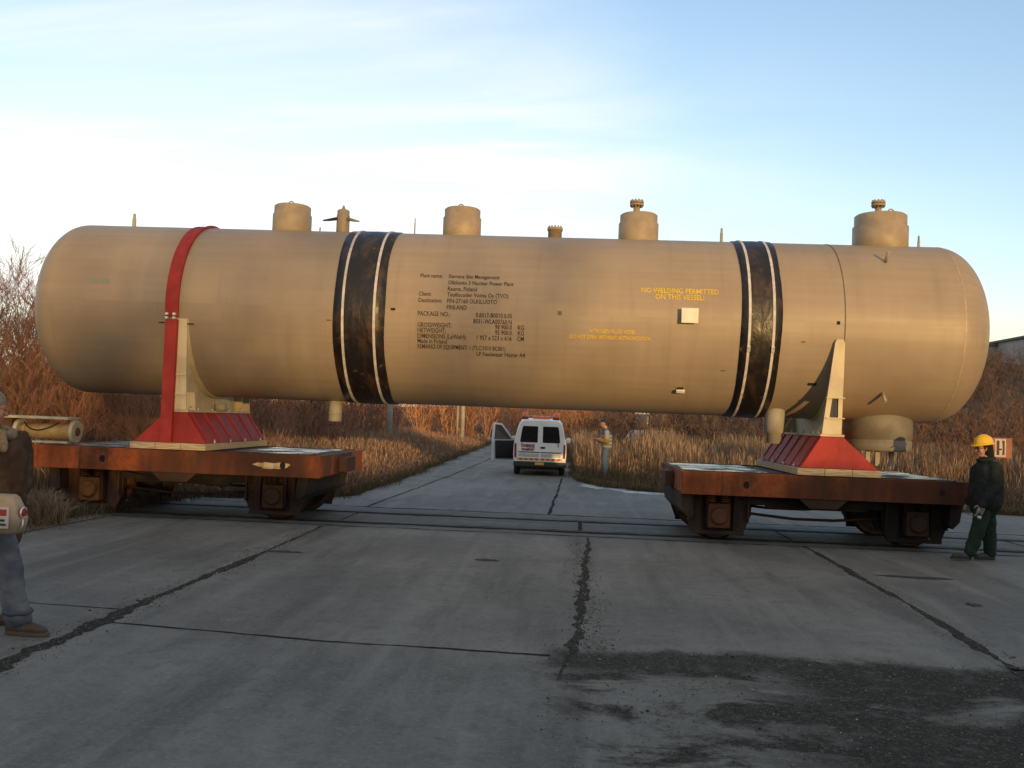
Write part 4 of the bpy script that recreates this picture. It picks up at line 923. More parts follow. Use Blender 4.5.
# ------------------------------------------------------------------ service van
def van():
    t = thing('service_van', 'white service van with orange beacons and its driver door open', 'van', (-.76, 29.0, 0), R(1.0))
    mw = mat('white_van_paint', (.8, .81, .82), (.72, .73, .74), 2, .3); mk = mat('black_plastic', (.02, .02, .021), (.028, .028, .03), 9, .6)
    tg = NT('dark_glass'); mgl = tg.set((.01, .012, .014), .06, 0., .6)
    mr = mat('red_lens', (.25, .022, .02), (.18, .015, .015), 30, .2); mo = mat('orange_lens', (.85, .17, .04), (.75, .13, .03), 20, .2)
    def sec(y, H, wid=1., zb=.28, bulge=0.):
        zw = min(1.02, H-.06); pts = [(.76, zb), (.815, zb+.1), (.83, .62 if H > .8 else zb+.2), (.825, zw*.93), (.81, zw)]
        if H > 1.2: pts += [(.76, zw+(H-zw)*.35), (.71, zw+(H-zw)*.65), (.665, H-.13), (.62, H-.055), (.53, H-.015), (.3, H)]
        else:
            k = H-zw; pts += [(.79, zw+k*.3), (.76, zw+k*.5), (.72, zw+k*.65), (.64, zw+k*.8), (.5, zw+k*.93), (.3, H)]
        pts = [(x*wid, z) for x, z in pts]; full = pts+[(-x, z) for x, z in pts[::-1]]
        return [(x, y+bulge*(z-.3), z) for x, z in full]
    m = MB(); m.loft([sec(.0, 1.69, .955, .30, .05), sec(.035, 1.715, .985, .29, .045), sec(.12, 1.735, 1, .28, .03), sec(.9, 1.77), sec(2.0, 1.78), sec(2.45, 1.74), sec(2.8, 1.5), sec(3.15, 1.12), sec(3.3, 1.04, .98), sec(3.75, .94, .95), sec(3.95, .8, .88, .3)])
    body = m.build('body', mw, t)
    def back(z): return .05*(z-.3)
    for sx, zz in ((-1, 0), (1, 0)):     # twin rear doors
        x0, x1 = (.012, .70) if sx > 0 else (-.70, -.012)
        def panel(pts, d0, d1, name, mm, par, bev=.006):
            m = MB(); n = len(pts); v = [(x, back(z)-d0, z) for x, z in pts]+[(x, back(z)-d1, z) for x, z in pts]
            m.add(v, [tuple(range(n)), tuple(range(n, 2*n))]+[(i, (i+1) % n, n+(i+1) % n, n+i) for i in range(n)]); return m.build(name, mm, par, bev)
        s = sx; S = lambda P_: [(s*x, z) for x, z in P_]
        d = panel(S([(.012, .44), (.71, .44), (.715, .95), (.65, 1.4), (.6, 1.58), (.55, 1.63), (.012, 1.635)]), -.02, .012, 'rear_door', mw, t)
        w_ = panel(S([(.075, 1.02), (.6, 1.02), (.625, 1.06), (.585, 1.36), (.56, 1.5), (.53, 1.53), (.075, 1.53)]), -.01, .018, 'window', mgl, d)
        if s > 0: panel([(.02, .84), (.16, .84), (.16, .9), (.02, .9)], .01, .03, 'door_handle', mk, d)
        wi = panel(S([(.56, .9), (.58, .9), (.565, 1.12), (.545, 1.12)]), .014, .034, 'wiper', mk, d, .002)
        st = MB()
        for k in range(4):
            xa = .03+k*.165; st.prism([(s*xa, .47), (s*(xa+.085), .47), (s*(xa+.125), .535), (s*(xa+.04), .535)], 'y', back(.5)-.0165, back(.5)-.013)
        mry = mat('red_stripe', (.42, .06, .04), (.36, .05, .035), 9, .4)
        yb = panel(S([(.012, .465), (.705, .465), (.705, .54), (.012, .54)]), .0, .0128, 'warning_band', mat('yellow_stripe', (.62, .42, .1), (.55, .37, .08), 9, .4), d, 0); build_each(st, 'band_stripe', mry, yb)
        panel(S([(.012, .70), (.67, .70), (.67, .735), (.012, .735)]), .0, .0135, 'trim_strip', mat('dark_red_trim', (.09, .02, .018), (.07, .02, .018), 9, .4), d, 0)
        panel(S([(.03, .57), (.66, .57), (.66, .675), (.03, .675)]), .0, .0132, 'lettering_panel', mat('grey_green_lettering', (.32, .35, .33), (.5, .52, .52), 26, .5, lo=.45, hi=.55), d, 0)
        l = panel(S([(.72, .55), (.79, .55), (.80, .98), (.735, .98)]), -.03, .016, 'tail_lamp', mr, t)
    # red writing on the left rear door
    for txt, z, sz in (('OVERSIZE', .87, .13), ('TRANSPORT', .765, .1)):
        cu = bpy.data.curves.new('w', 'FONT'); cu.body = txt; cu.size = sz; cu.align_x = 'CENTER'; cu.extrude = .002; cu.offset = .006; ob = bpy.data.objects.new('w', cu); C.objects.link(ob)
        me = bpy.data.meshes.new_from_object(ob.evaluated_get(bpy.context.evaluated_depsgraph_get())); mb = MB()
        mb.add([(-.37+v.co.x*.72, back(z)-.0165+v.co.z, z+v.co.y) for v in me.vertices], [tuple(p.vertices) for p in me.polygons]); bpy.data.objects.remove(ob)
        mb.build('door_lettering', mr, t, fix=False)
    m = MB(); m.loft([[(x, y, z) for x, y in ((-.82, .12), (-.8, -.04), (-.5, -.085), (.5, -.085), (.8, -.04), (.82, .12), (.8, .3), (-.8, .3))] for z in (.27, .29, .40, .43)], smooth=False); bp = m.build('bumper', mk, t, .02)
    m = MB(); m.box(-.14, .14, -.1, -.086, .335, .415); m.build('number_plate', mat('amber_plate', (.7, .4, .06), (.6, .35, .05), 20, .5), bp)
    m = MB(); m.box(-.6, .6, .1, 3.6, .17, .30); m.build('underbody', mk, t)
    for x in (-.71, .71):
        for y in (.62, 3.2):
            m = MB(); m.lathe([(-.09, .2), (-.09, .27), (-.075, .3), (.075, .3), (.09, .27), (.09, .2)], (x, y, .3), 'x', 32); wh = m.build('tyre', mk, t)
            m = MB(); m.lathe([(-.092, .19), (-.08, .2), (.08, .2), (.092, .19)], (x, y, .3), 'x', 24); m.build('rim', mat('grey_rim', (.3, .3, .31), (.25, .25, .26), 9, .4), wh)
    # roof bar with beacons
    m = MB(); m.box(-.56, .56, .9, .96, 1.84, 1.865)
    for x in (-.5, .5): m.box(x-.02, x+.02, .9, .96, 1.75, 1.84)
    rb = m.build('roof_bar', M_bolt, t, .004)
    for x in (-.5, .47):
        m = MB(); m.lathe([(1.74, .1), (1.8, .1), (1.8, .085)], (x, .7, 0), 'z', 24); bb = m.build('beacon', mk, t); m = MB(); m.lathe([(1.8, .088), (1.85, .092), (1.93, .082), (1.955, .06), (1.965, .02)], (x, .7, 0), 'z', 24); m.build('beacon_lens', mo, bb)
    m = MB(); m.box(-.27, .28, .62, .76, 1.765, 1.84); m.build('roof_sign', mo, t, .015)
    m = MB(); m.tube([(-.44, .75, 1.75), (-.44, .75, 2.08)], .007, 6); m.build('aerial', M_strap, t)
    for sx in (-1, 1):
        m = MB(); ellip(m, (sx*.93, 2.7, 1.06), (.09, .06, .1)); m.tube([(sx*.82, 2.72, 1.02), (sx*.9, 2.7, 1.05)], .025, 8); m.build('wing_mirror', mw if sx > 0 else mw, t)
        w_ = MB(); pts = [(1.25, 1.1), (2.5, 1.1), (2.35, 1.5), (2.15, 1.6), (1.25, 1.6)]
        if sx > 0:
            v = []
            for off in (.0, .012):
                for y, z in pts: v.append((sx*(.806-(z-1.02)*.21+off), y, z))
            n = 5; w_.add(v, [tuple(range(n)), tuple(range(n, 2*n))]+[(i, (i+1) % n, n+(i+1) % n, n+i) for i in range(n)]); w_.build('side_window', mgl, t)
    # dark doorway on the left and the open door
    m = MB(); v = []
    for off in (.006, .012):
        for y, z in ((1.72, .4), (2.72, .4), (2.78, 1.02), (2.4, 1.58), (1.75, 1.6)): v.append((-(.829-max(z-1.02, 0)*.24+off), y, z))
    m.add(v, [tuple(range(5)), tuple(range(5, 10))]+[(i, (i+1) % 5, 5+(i+1) % 5, 5+i) for i in range(5)]); m.build('doorway', mk, t)
    dr = bpy.data.objects.new('front_door', None); C.objects.link(dr); dr.parent = t; dr.location = (-.86, 2.72, 0); dr.rotation_euler = (0, 0, R(-46))
    # door in local coords: hinge at origin, extends along -y, thickness along x
    out = [(0, .34), (-1.0, .34), (-1.04, 1.0), (-1.0, 1.54), (-.92, 1.6), (-.62, 1.57), (-.06, 1.06), (0, 1.0)]
    win = [(-.12, 1.04), (-.94, 1.04), (-.92, 1.5), (-.64, 1.49), (-.2, 1.1)]
    m = MB()
    low = [(0, .34), (-1.0, .34), (-1.035, 1.02), (0, 1.02)]
    m.prism(low, 'x', -.05, .0)
    fr = [(-1.035, 1.02), (-1.0, 1.54), (-.92, 1.6), (-.62, 1.57), (-.06, 1.03)]; fi = [(-.955, 1.02), (-.93, 1.5), (-.9, 1.53), (-.65, 1.51), (-.15, 1.03)]
    for a in range(4): m.prism([fr[a], fr[a+1], fi[a+1], fi[a]], 'x', -.045, -.005)
    ds = m.build('door_shell', mw, dr)
    m = MB(); m.prism([(-.08, .4), (-.9, .4), (-.93, 1.0), (-.08, 1.0)], 'x', .002, .035); m.build('door_trim', mk, dr, .012)
    tg2 = NT('clear_door_glass'); tg2.b.inputs['Transmission Weight'].default_value = .85; m = MB(); m.prism([(fi[i][0], fi[i][1]) for i in range(5)], 'x', -.028, -.022); m.build('door_glass', tg2.set((.3, .33, .33), .05), dr)
    m = MB(); m.box(.034, .06, -.8, -.55, .78, .82); m.box(-.06, -.046, -.96, -.82, .9, .94); m.build('door_handle', mk, dr)
    return t
van()

# ------------------------------------------------------------------ posts, sign, distant structures
M_post = mat('concrete_post', (.36, .34, .31), (.28, .265, .24), 4, .85, bump=.2)
def post(x, y, h, r, label):
    t = thing('utility_pole', label, 'pole', (x, y, float(gz(x, y))), 0, 'poles along the left verge')
    m = MB(); m.lathe([(-.3, r), (h, r*.75)], (0, 0, 0), 'z', 14); m.build('shaft', M_post, t)
    m = MB(); m.lathe([(h, r*.85), (h+.05, r*.85), (h+.1, r*.3)], (0, 0, 0), 'z', 14); m.build('cap', M_post, t)
    m = MB(); m.lathe([(.0, r*1.5), (.25, r*1.5), (.3, r*1.05)], (0, 0, 0), 'z', 14); m.build('footing', M_post, t)
post(-8.55, 45, 5.0, .17, 'grey concrete pole in the grass, nearest of the poles left of the road')
post(-6.3, 57, 5.2, .14, 'sunlit pale pole at the bend of the road, farther than the grey one')
post(-7.2, 62, 5.2, .08, 'thin pole just left of the sunlit pale pole')
def sign():
    x, y = 10.12, 22.2; z = float(gz(x, y))
    t = thing('warning_sign', 'small orange-brown sign with white framed symbol behind the helmeted man', 'sign', (x, y, z), R(-3))
    m = MB(); m.box(-.24, .2, -.012, .012, 1.25-z, 1.72-z); m.build('board', mat('orange_brown_board', (.26, .08, .04), (.2, .06, .03), 5, .6), t, .004)
    m = MB(); a, b, c, d = -.18, .06, 1.28-z, 1.69-z
    m.box(a, b, -.0165, -.0125, c, d); f = m.build('white_panel', mat('faded_white', (.5, .47, .42), (.4, .37, .33), 8, .7), t)
    m = MB(); m.box(a+.035, a+.095, -.021, -.0175, c+.035, d-.035); m.prism([(a+.155, d-.035), (a+.21, d-.035), (a+.21, c+.04), (a+.16, c+.04), (a+.17, c+.2)], 'y', -.021, -.0175); m.box(a+.0955, a+.15, -.021, -.0175, c+.15, c+.19); build_each(m, 'symbol', mat('dark_maroon_print', (.07, .02, .015), (.05, .015, .012), 9, .7), f)
    m = MB(); m.box(.02, .08, .014, .06, -.2, 1.74-z); m.build('post', M_rustd, t, .004)
sign()
M_wallg = mat('grey_render', (.42, .4, .39), (.34, .33, .32), 1.2, .9); M_roofd = mat('dark_roof_felt', (.13, .135, .14), (.1, .105, .11), 2, .8); M_pane = mat('dark_pane', (.02, .022, .025), (.03, .03, .033), 2, .15)
def far_building(x0, x1, y0, y1, zb, zt, label, wins, rise):
    t = thing('building', label, 'building', ((x0+x1)/2, (y0+y1)/2, zb)); hx, hy, h = (x1-x0)/2, (y1-y0)/2, zt-zb
    m = MB(); m.prism([(-hx, -1.5), (hx, -1.5), (hx, h+rise), (-hx, h)], 'y', -hy, hy); m.build('wall', M_wallg, t)
    m = MB(); m.prism([(-hx-.25, h), (hx+.25, h+rise*1.02), (hx+.25, h+rise+.22), (-hx-.25, h+.22)], 'y', -hy-.25, hy+.25); m.build('roof', M_roofd, t)
    for a, b, c, d in wins:
        m = MB(); m.box(a, b, -hy-.04, -hy+.05, c, d); f = m.build('window', M_gear, t); m = MB(); m.box(a+.06, b-.06, -hy-.05, -hy-.043, c+.06, d-.06); m.build('pane', M_pane, f)
far_building(40.2, 44.7, 96, 104, 8.6, 10.7, 'low grey hilltop building with a dark window band beside the vessel end', [(1.2, 2.9, 1.25, 1.75)], .3)
far_building(43.0, 56, 90, 97, 8.6, 11.15, 'taller grey hilltop building with dark roof edge at the right border', [(-3, 0, 1, 1.6), (1, 4, 1, 1.6)], .35)
def shed():
    x, y = 4.7, 58; z = float(gz(x, y)); t = thing('shed', 'distant blue-grey shed with a pale roof edge, seen under the vessel', 'shed', (x, y, z))
    m = MB(); m.box(-.32, .32, -.4, .4, -.2, 2.3-z); m.build('wall', mat('blue_grey_sheet', (.14, .16, .19), (.11, .13, .15), 2, .7), t)
    m = MB(); m.box(-.4, .4, -.48, .48, 2.3-z, 2.4-z); m.build('roof', M_strap, t); m = MB(); m.box(.32, .36, -.42, -.3, 0, 2.3-z); m.build('lit_edge', M_strap, t)  # pale strip painted as the sunlit right edge of the wall
shed()
def far_car():
    x, y = 4.35, 48; z = float(gz(x, y)); t = thing('parked_car', 'distant pale car half hidden by the dry grass, right of the standing man', 'car', (x, y, z), R(60))
    mp = mat('silver_grey_paint', (.42, .4, .42), (.36, .34, .36), 2, .3)
    prof = [(-2.0, .35), (-2.0, .75), (-1.85, .9), (-1.3, .98), (-.75, 1.4), (.5, 1.42), (1.15, .98), (1.85, .85), (2.0, .6), (2.0, .35)]
    m = MB(); m.prism(prof, 'y', -.8, .8); m.build('body', mp, t, .06)
    m = MB(); m.prism([(-1.2, 1.0), (-.72, 1.35), (.45, 1.36), (1.0, 1.0)], 'y', -.81, .81); m.build('window', M_pane, t)
    for sx in (-1.25, 1.25):
        for sy in (-.72, .72): m = MB(); m.lathe([(-.1, .3), (.1, .3)], (sx, sy, .3), 'y', 20); m.build('wheel', M_hole, t)
    for sy in (-.6, .6): m = MB(); ellip(m, (1.97, sy, .66), (.06, .14, .08)); m.build('headlight', M_strap, t)
far_car()

# ------------------------------------------------------------------ vegetation
def tinted(name, rough=.9, trans=0.):
    t = NT(name); a = t.n.new('ShaderNodeAttribute'); a.attribute_name = 'tint'
    return t.set(a.outputs['Color'], rough, 0., .15)
M_grass = tinted('dry_grass_blades'); M_twig = tinted('bare_twigs')
def blades(rs, P, H, W, lean=.25, plume=.5, cs=None):
    # P base points (n,3); each blade: stem ribbon in two bends plus, for some, a feathery seed head
    n = len(P); az = rs.uniform(0, 2*PI, n); ld = rs.uniform(0, 2*PI, n); ln = np.abs(rs.normal(0, lean, n))*H
    wx, wy = np.cos(az)*W, np.sin(az)*W; dx, dy = np.cos(ld)*ln, np.sin(ld)*ln
    pl = rs.random(n) < plume; pw = np.where(pl, rs.uniform(1.3, 2.3, n), .7)
    def at(f, w_): 
        c = P+np.stack([dx*f*f, dy*f*f, H*f*(1-.12*(ln/H)*f)], 1); o = np.stack([wx*w_, wy*w_, 0*wx], 1); return c-o, c+o
    a0, a1 = at(0., np.full(n, 1.)); b0, b1 = at(.68, np.full(n, .75)); c0, c1 = at(.84, pw); tp, _ = at(1., np.zeros(n))
    V = np.stack([a0, a1, b0, b1, c0, c1, tp], 1).reshape(-1, 3); k = np.arange(n)[:, None]*7
    T = np.concatenate([k+np.array([q]) for q in ((0, 1, 3), (0, 3, 2), (2, 3, 5), (2, 5, 4), (4, 5, 6))])
    base, top = cs; v = rs.uniform(.65, 1.3, (n, 1)); mixr = rs.random((n, 1))
    cb = (base[0]*(1-mixr)+base[1]*mixr)*v; ct = np.where(pl[:, None], (top[0]*(1-mixr)+top[1]*mixr)*v, cb*1.1)
    tint = np.stack([cb, cb, cb, cb, ct, ct, ct], 1).reshape(-1, 3)
    return V, T, tint
def merge(parts):
    V, T, K, o = [], [], [], 0
    for v, t, k in parts: V.append(v); T.append(t+o); K.append(k); o += len(v)
    return np.concatenate(V), np.concatenate(T), np.concatenate(K)
def in_poly(x, y, P):
    r = np.zeros(len(x), bool); n = len(P)
    for i in range(n):
        (x0, y0), (x1, y1) = P[i], P[(i+1) % n]
        if y0 == y1: continue
        c = ((y0 > y) != (y1 > y)) & (x < (x1-x0)*(y-y0)/(y1-y0)+x0); r ^= c
    return r
STRAW = np.array([.24, .175, .115]); DEAD = np.array([.145, .1, .07]); OLIVE = np.array([.075, .075, .028]); PLUM = np.array([.26, .185, .145]); RUSTY = np.array([.3, .16, .09])
def field(rs, n, box, hfun, clump=.6, keep=None):
    x = rs.uniform(box[0], box[1], n); y = box[2]+(box[3]-box[2])*rs.random(n)**1.5
    cx = np.sin(x*1.7+np.sin(y*1.3)*2)*np.sin(y*1.1+1)+.6*np.sin(x*.55+2)*np.sin(y*.45)
    k = rs.random(n) < np.clip(.62+.4*cx, .12, 1); k &= ~in_poly(x, y, PAVE)
    if keep is not None: k &= keep(x, y)
    x, y, cx = x[k], y[k], cx[k]; P = np.stack([x, y, gz(x, y)-.03], 1)
    H = hfun(x, y)*np.clip(.78+.22*cx, .4, 1.25)*rs.uniform(.6, 1.15, len(x)); return P, H
def edge_h(x, y):    # shorter beside the pavement, taller behind
    d = smooth(3.2, 6.5, y-(25-.4*np.clip(x-1, 0, 60))); return .2+1.05*d
rs = np.random.default_rng(7)
P, H = field(rs, 230000, (.3, 34, 19, 60), lambda x, y: edge_h(x, y)*1.12, keep=lambda x, y: ((y > 21.2-.1*(x-9)) | (x < 9)) & (np.hypot(x-1.25, (y-28.4)*.5) > .7))
P2, H2 = field(rs, 60000, (.3, 26, 20, 34), lambda x, y: .42+0*x, keep=lambda x, y: (y > 21.0-.1*(x-9)) | (x < 9))
pr_ = [blades(rs, P, H, rs.uniform(.004, .008, len(P)), .16, .55, ((DEAD, STRAW), (PLUM, STRAW*1.25))), blades(rs, P2, H2, rs.uniform(.006, .011, len(P2)), .5, 0., ((OLIVE, DEAD), (OLIVE, DEAD)))]
def edge_blades(rs, n, lo, hi):      # short grass and litter creeping over the pavement edge
    E_ = [(PAVE[i], PAVE[(i+1) % len(PAVE)]) for i in range(len(PAVE)) if lo <= i < hi]; L = np.array([math.dist(a, b) for a, b in E_]); k = rs.choice(len(E_), n, p=L/L.sum()); t = rs.random(n)
    A_ = np.array([e[0] for e in E_])[k]; B_ = np.array([e[1] for e in E_])[k]; Q = A_+(B_-A_)*t[:, None]; d = (B_-A_)/L[k][:, None]; N_ = np.stack([d[:, 1], -d[:, 0]], 1)
    Q = Q+N_*(rs.normal(.06, .12, n)*(1+.8*np.sin(Q[:, 0]*2.1+Q[:, 1]*1.3)))[:, None]; return np.stack([Q[:, 0], Q[:, 1], np.full(n, -.02)], 1)
Pe = edge_blades(rs, 16000, 4, 14); pr_.append(blades(rs, Pe, rs.uniform(.06, .22, len(Pe)), rs.uniform(.004, .008, len(Pe)), .7, 0., ((OLIVE, DEAD), (OLIVE, DEAD))))
V, T, K = merge(pr_); o = tri_mesh('dry_grass', V, T, M_grass, tint=K); o['kind'] = 'stuff'; o['label'] = 'tall dry reed grass beyond the right edge of the concrete'
rs = np.random.default_rng(8)
Pl, Hl = field(rs, 170000, (-26, -4.2, 17.8, 72), lambda x, y: np.clip(.35+.3*np.clip((-4.6-x)/1.2, 0, 1)+.35*np.clip((-5.6-x)/3, 0, 1), .3, 1.1))
Pm, Hm = field(rs, 26000, (-22, -6.8, 4, 19), lambda x, y: .22+.1*np.sin(x*3)*np.sin(y*2), keep=lambda x, y: ~((np.abs(y-YT) < .9)))
Pf = edge_blades(rs, 22000, 19, 31)
V, T, K = merge([blades(rs, Pf, rs.uniform(.05, .25, len(Pf)), rs.uniform(.003, .007, len(Pf)), .7, 0., ((OLIVE, DEAD), (STRAW, DEAD))), blades(rs, Pl, Hl, rs.uniform(.004, .009, len(Pl)), .25, .55, ((DEAD, STRAW), (PLUM*1.1, RUSTY*1.3))), blades(rs, Pm, Hm, rs.uniform(.004, .008, len(Pm)), .6, .1, ((OLIVE*1.3, STRAW), (STRAW, DEAD)))])
o = tri_mesh('dry_grass', V, T, M_grass, tint=K); o['kind'] = 'stuff'; o['label'] = 'dry grass on the left verge and around the track'
# grass tufts by the pavement edge, left foreground
for i, (x, y, h, r_) in enumerate([(-7.35, 12.9, .5, .3), (-7.75, 13.4, .55, .35), (-8.2, 12.9, .6, .4), (-7.5, 12.1, .3, .25)]):
    rs = np.random.default_rng(60+i); n = 420; a = rs.uniform(0, 2*PI, n); q = r_*np.sqrt(rs.random(n))
    P = np.stack([q*np.cos(a), q*np.sin(a), np.full(n, -.05)], 1); V, T, K = blades(rs, P, h*rs.uniform(.5, 1.1, n), rs.uniform(.004, .007, n), .5, .1, ((STRAW*1.05, DEAD), (STRAW, DEAD)))
    o = tri_mesh('grass_tuft', V, T, M_grass, tint=K); o.location = (x, y, float(gz(x, y)))
    tag(o, ['straw-coloured grass tuft at the slab corner before the left wagon', 'straw-coloured tuft against the near wheel of the left wagon', 'tall straw-coloured tuft behind the man at the left edge', 'small low grass tuft nearest the camera on the left slab edge'][i], 'grass tuft', 'grass tufts at the left slab edge')

def prisms(S):      # S: (n,8) p0,r0,p1,r1 -> thin three-sided tubes
    p0, r0, p1, r1 = S[:, :3], S[:, 3:4], S[:, 4:7], S[:, 7:8]; d = p1-p0; L = np.linalg.norm(d, axis=1, keepdims=True)+1e-9; d = d/L
    h = np.where(np.abs(d[:, 2:3]) > .9, np.array([[1., 0, 0]]), np.array([[0, 0, 1.]])); a = np.cross(d, h); a /= np.linalg.norm(a, axis=1, keepdims=True); b = np.cross(d, a)
    V = []
    for p, r in ((p0, r0), (p1, r1)):
        for k in range(3): V.append(p+r*(math.cos(2*PI*k/3)*a+math.sin(2*PI*k/3)*b))
    V = np.stack(V, 1).reshape(-1, 3); k = np.arange(len(S))[:, None]*6
    T = np.concatenate([k+np.array([q]) for q in ((0, 1, 4), (0, 4, 3), (1, 2, 5), (1, 5, 4), (2, 0, 3), (2, 3, 5))]); return V, T
def grow(rs, h, nstem, spread, r0, nb, nt, upr=.75, rmin=.004, fmin=.16):
    # multi-stemmed bare shrub or sapling: returns segments of stems and of twigs
    ST, TW = [], []
    for s in range(nstem):
        a = rs.uniform(0, 2*PI); q = spread*rs.random()*.35; p = np.array([q*math.cos(a), q*math.sin(a), -.15]); d = np.array([math.cos(a)*spread/h*rs.uniform(.2, 1), math.sin(a)*spread/h*rs.uniform(.2, 1), 1.]); d /= np.linalg.norm(d)
        L = h*rs.uniform(.65, 1.05); n = 7; pts = [p]; r = [r0*rs.uniform(.7, 1.1)]
        for k in range(n):
            d = d+rs.normal(0, .07, 3); d[2] = abs(d[2]); d /= np.linalg.norm(d); p = p+d*L/n; pts.append(p); r.append(r[0]*(1-.82*(k+1)/n))
        for k in range(n): ST.append([*pts[k], r[k], *pts[k+1], r[k+1]])
        for b in range(nb):
            f = rs.uniform(fmin, .98); k = min(int(f*n), n-1); g = f*n-k; b0 = pts[k]*(1-g)+pts[k+1]*g; az = rs.uniform(0, 2*PI); el = rs.uniform(.5, 1.1)*upr
            bd = np.array([math.cos(az)*(1-el*.6), math.sin(az)*(1-el*.6), el]); bd /= np.linalg.norm(bd); BL = L*rs.uniform(.14, .34)*(1.15-f*.7); rb = max(r[k]*.4, rmin); bp = [b0]
            for j in range(3): bd = bd+rs.normal(0, .12, 3)+np.array([0, 0, .1]); bd /= np.linalg.norm(bd); bp.append(bp[-1]+bd*BL/3)
            for j in range(3): TW.append([*bp[j], rb*(1-.28*j), *bp[j+1], rb*(1-.28*(j+1))])
            for q in range(nt):
                g = rs.uniform(.25, 1); j = min(int(g*3), 2); t0 = bp[j]+(bp[j+1]-bp[j])*(g*3-j); td = bd+rs.normal(0, .45, 3); td[2] += .25; td /= np.linalg.norm(td); TL = BL*rs.uniform(.25, .6)
                TW.append([*t0, rmin, *(t0+td*TL), rmin*.55])
    return np.array(ST), np.array(TW)
def seg_mesh(name, S, rs, c0, c1, parent=None):
    V, T = prisms(S); m_ = rs.random((len(S), 1)); v = rs.uniform(.7, 1.25, (len(S), 1)); K = np.repeat((c0*(1-m_)+c1*m_)*v, 6, 0)
    return tri_mesh(name, V, T, M_twig, parent, K)
BARK = np.array([.13, .085, .055]); BARK2 = np.array([.2, .14, .09]); TW1 = np.array([.5, .25, .13]); TW2 = np.array([.34, .17, .1]); DK1 = np.array([.17, .11, .085]); DK2 = np.array([.1, .07, .06])
def plants(name, cat, variants, spots, labels, group, cols):
    protos = []
    for i, (h, ns, sp, r0, nb, nt, rm) in enumerate(variants):
        rs = np.random.default_rng(100+i+len(name)); S, W_ = grow(rs, h, ns, sp, r0, nb, nt, rmin=rm); protos.append((seg_mesh('trunk', S, rs, cols[0], cols[1]), seg_mesh('crown', W_, rs, cols[2], cols[3])))
    used = set()
    for j, (x, y, v, s, a) in enumerate(spots):
        r_ = thing(name, labels(j, x, y), cat, (x, y, float(gz(x, y))), a, group); r_.scale = (s, s, s)
        for o in protos[v]:
            if v not in used: o.parent = r_
            else: c = o.copy(); C.objects.link(c); c.parent = r_
        used.add(v)
    for i, pr in enumerate(protos):
        if i not in used:
            for o in pr: bpy.data.objects.remove(o)
rs = np.random.default_rng(21)
spots = []
for x, y, s in [(-14.6, 22.5, 1.05), (-13.9, 24, 1.1), (-13.4, 22, .95), (-12.9, 24.5, .98), (-12.3, 22.6, .82), (-15.3, 24.5, 1.15), (-14.2, 26.5, 1.15), (-13.0, 27, .98), (-12.0, 26, .82), (-16.2, 22.6, 1.1), (-15.5, 27.5, 1.2), (-11.4, 24.2, .66), (-13.7, 20.4, .9), (-12.6, 20.2, .75), (-16.6, 25.5, 1.2)]:
    spots.append((x, y, int(rs.integers(0, 4)), s, rs.uniform(0, 6)))
plants('bare_sapling', 'sapling', [(5.2, 7, 1.2, .022, 40, 8, .0047), (4.8, 8, 1.4, .02, 36, 8, .0047), (5.4, 6, 1.0, .024, 44, 8, .0047), (4.6, 9, 1.3, .019, 34, 8, .0044)], spots,
       lambda j, x, y: 'bare reddish sapling in the dense stand behind the left end of the vessel', 'bare saplings left of the vessel', (BARK, BARK2, TW1, TW2))
spots = []
for x, y, s in [(11, 27, .8), (12.4, 29, 1), (14, 28, .9), (15.5, 30, 1.1), (13, 33, 1.2), (16.5, 33, 1.1), (17.5, 29, .9), (18.5, 31, 1.2), (19.5, 34, 1.1), (10, 32, 1.), (15, 36, 1.3), (20.5, 30, 1.), (21.5, 36, 1.3), (12, 37, 1.3), (18, 37, 1.3), (23, 33, 1.2), (25, 36, 1.3)]:
    spots.append((x, y, int(rs.integers(0, 3)), s, rs.uniform(0, 6)))
plants('bare_shrub', 'shrub', [(2.6, 9, 1.5, .018, 14, 5, .007), (2.3, 11, 1.6, .016, 12, 5, .007), (2.9, 8, 1.3, .02, 15, 5, .007)], spots,
       lambda j, x, y: 'bare brown shrub in the thicket behind the reeds on the right', 'bare shrubs behind the right-hand reeds', (DK2, BARK, DK1, TW2*.7))
def thicket(name, seed, pts, hs, cols, label, ns=6, nb=9, nt=3, rm=.012, fmin=.16):
    rs = np.random.default_rng(seed); base = [grow(rs, 3., ns, 1.1, .03, nb, nt, rmin=rm, fmin=fmin) for _ in range(5)]; parts = []
    for (x, y), h in zip(pts, hs):
        S, W_ = base[int(rs.integers(0, 5))]; Q = np.concatenate([S, W_]).copy(); a = rs.uniform(0, 2*PI); c, s = math.cos(a), math.sin(a); k = h/3.
        for o in (0, 4):
            X, Y_ = Q[:, o].copy(), Q[:, o+1].copy(); Q[:, o] = (X*c-Y_*s)*k+x; Q[:, o+1] = (X*s+Y_*c)*k+y; Q[:, o+2] = Q[:, o+2]*k+float(gz(x, y))
        V, T = prisms(Q); m_ = rs.random(); v = rs.uniform(.65, 1.3); col = (cols[0]*(1-m_)+cols[1]*m_)*v; K = np.repeat(col*rs.uniform(.75, 1.25, (len(Q), 1)), 6, 0); parts.append((V, T, K))
    V, T, K = merge(parts); o = tri_mesh(name, V, T, M_twig, tint=K); o['kind'] = 'stuff'; o['label'] = label
rs = np.random.default_rng(31)
def scatter(n, box, ok): 
    out = []
    while len(out) < n:
        x, y = rs.uniform(box[0], box[1]), rs.uniform(box[2], box[3])
        if ok(x, y): out.append((x, y))
    return out
p = scatter(230, (-46, -8.6, 28, 62), lambda x, y: x < -8.6-.04*(y-28) and x > -.85*y-6)
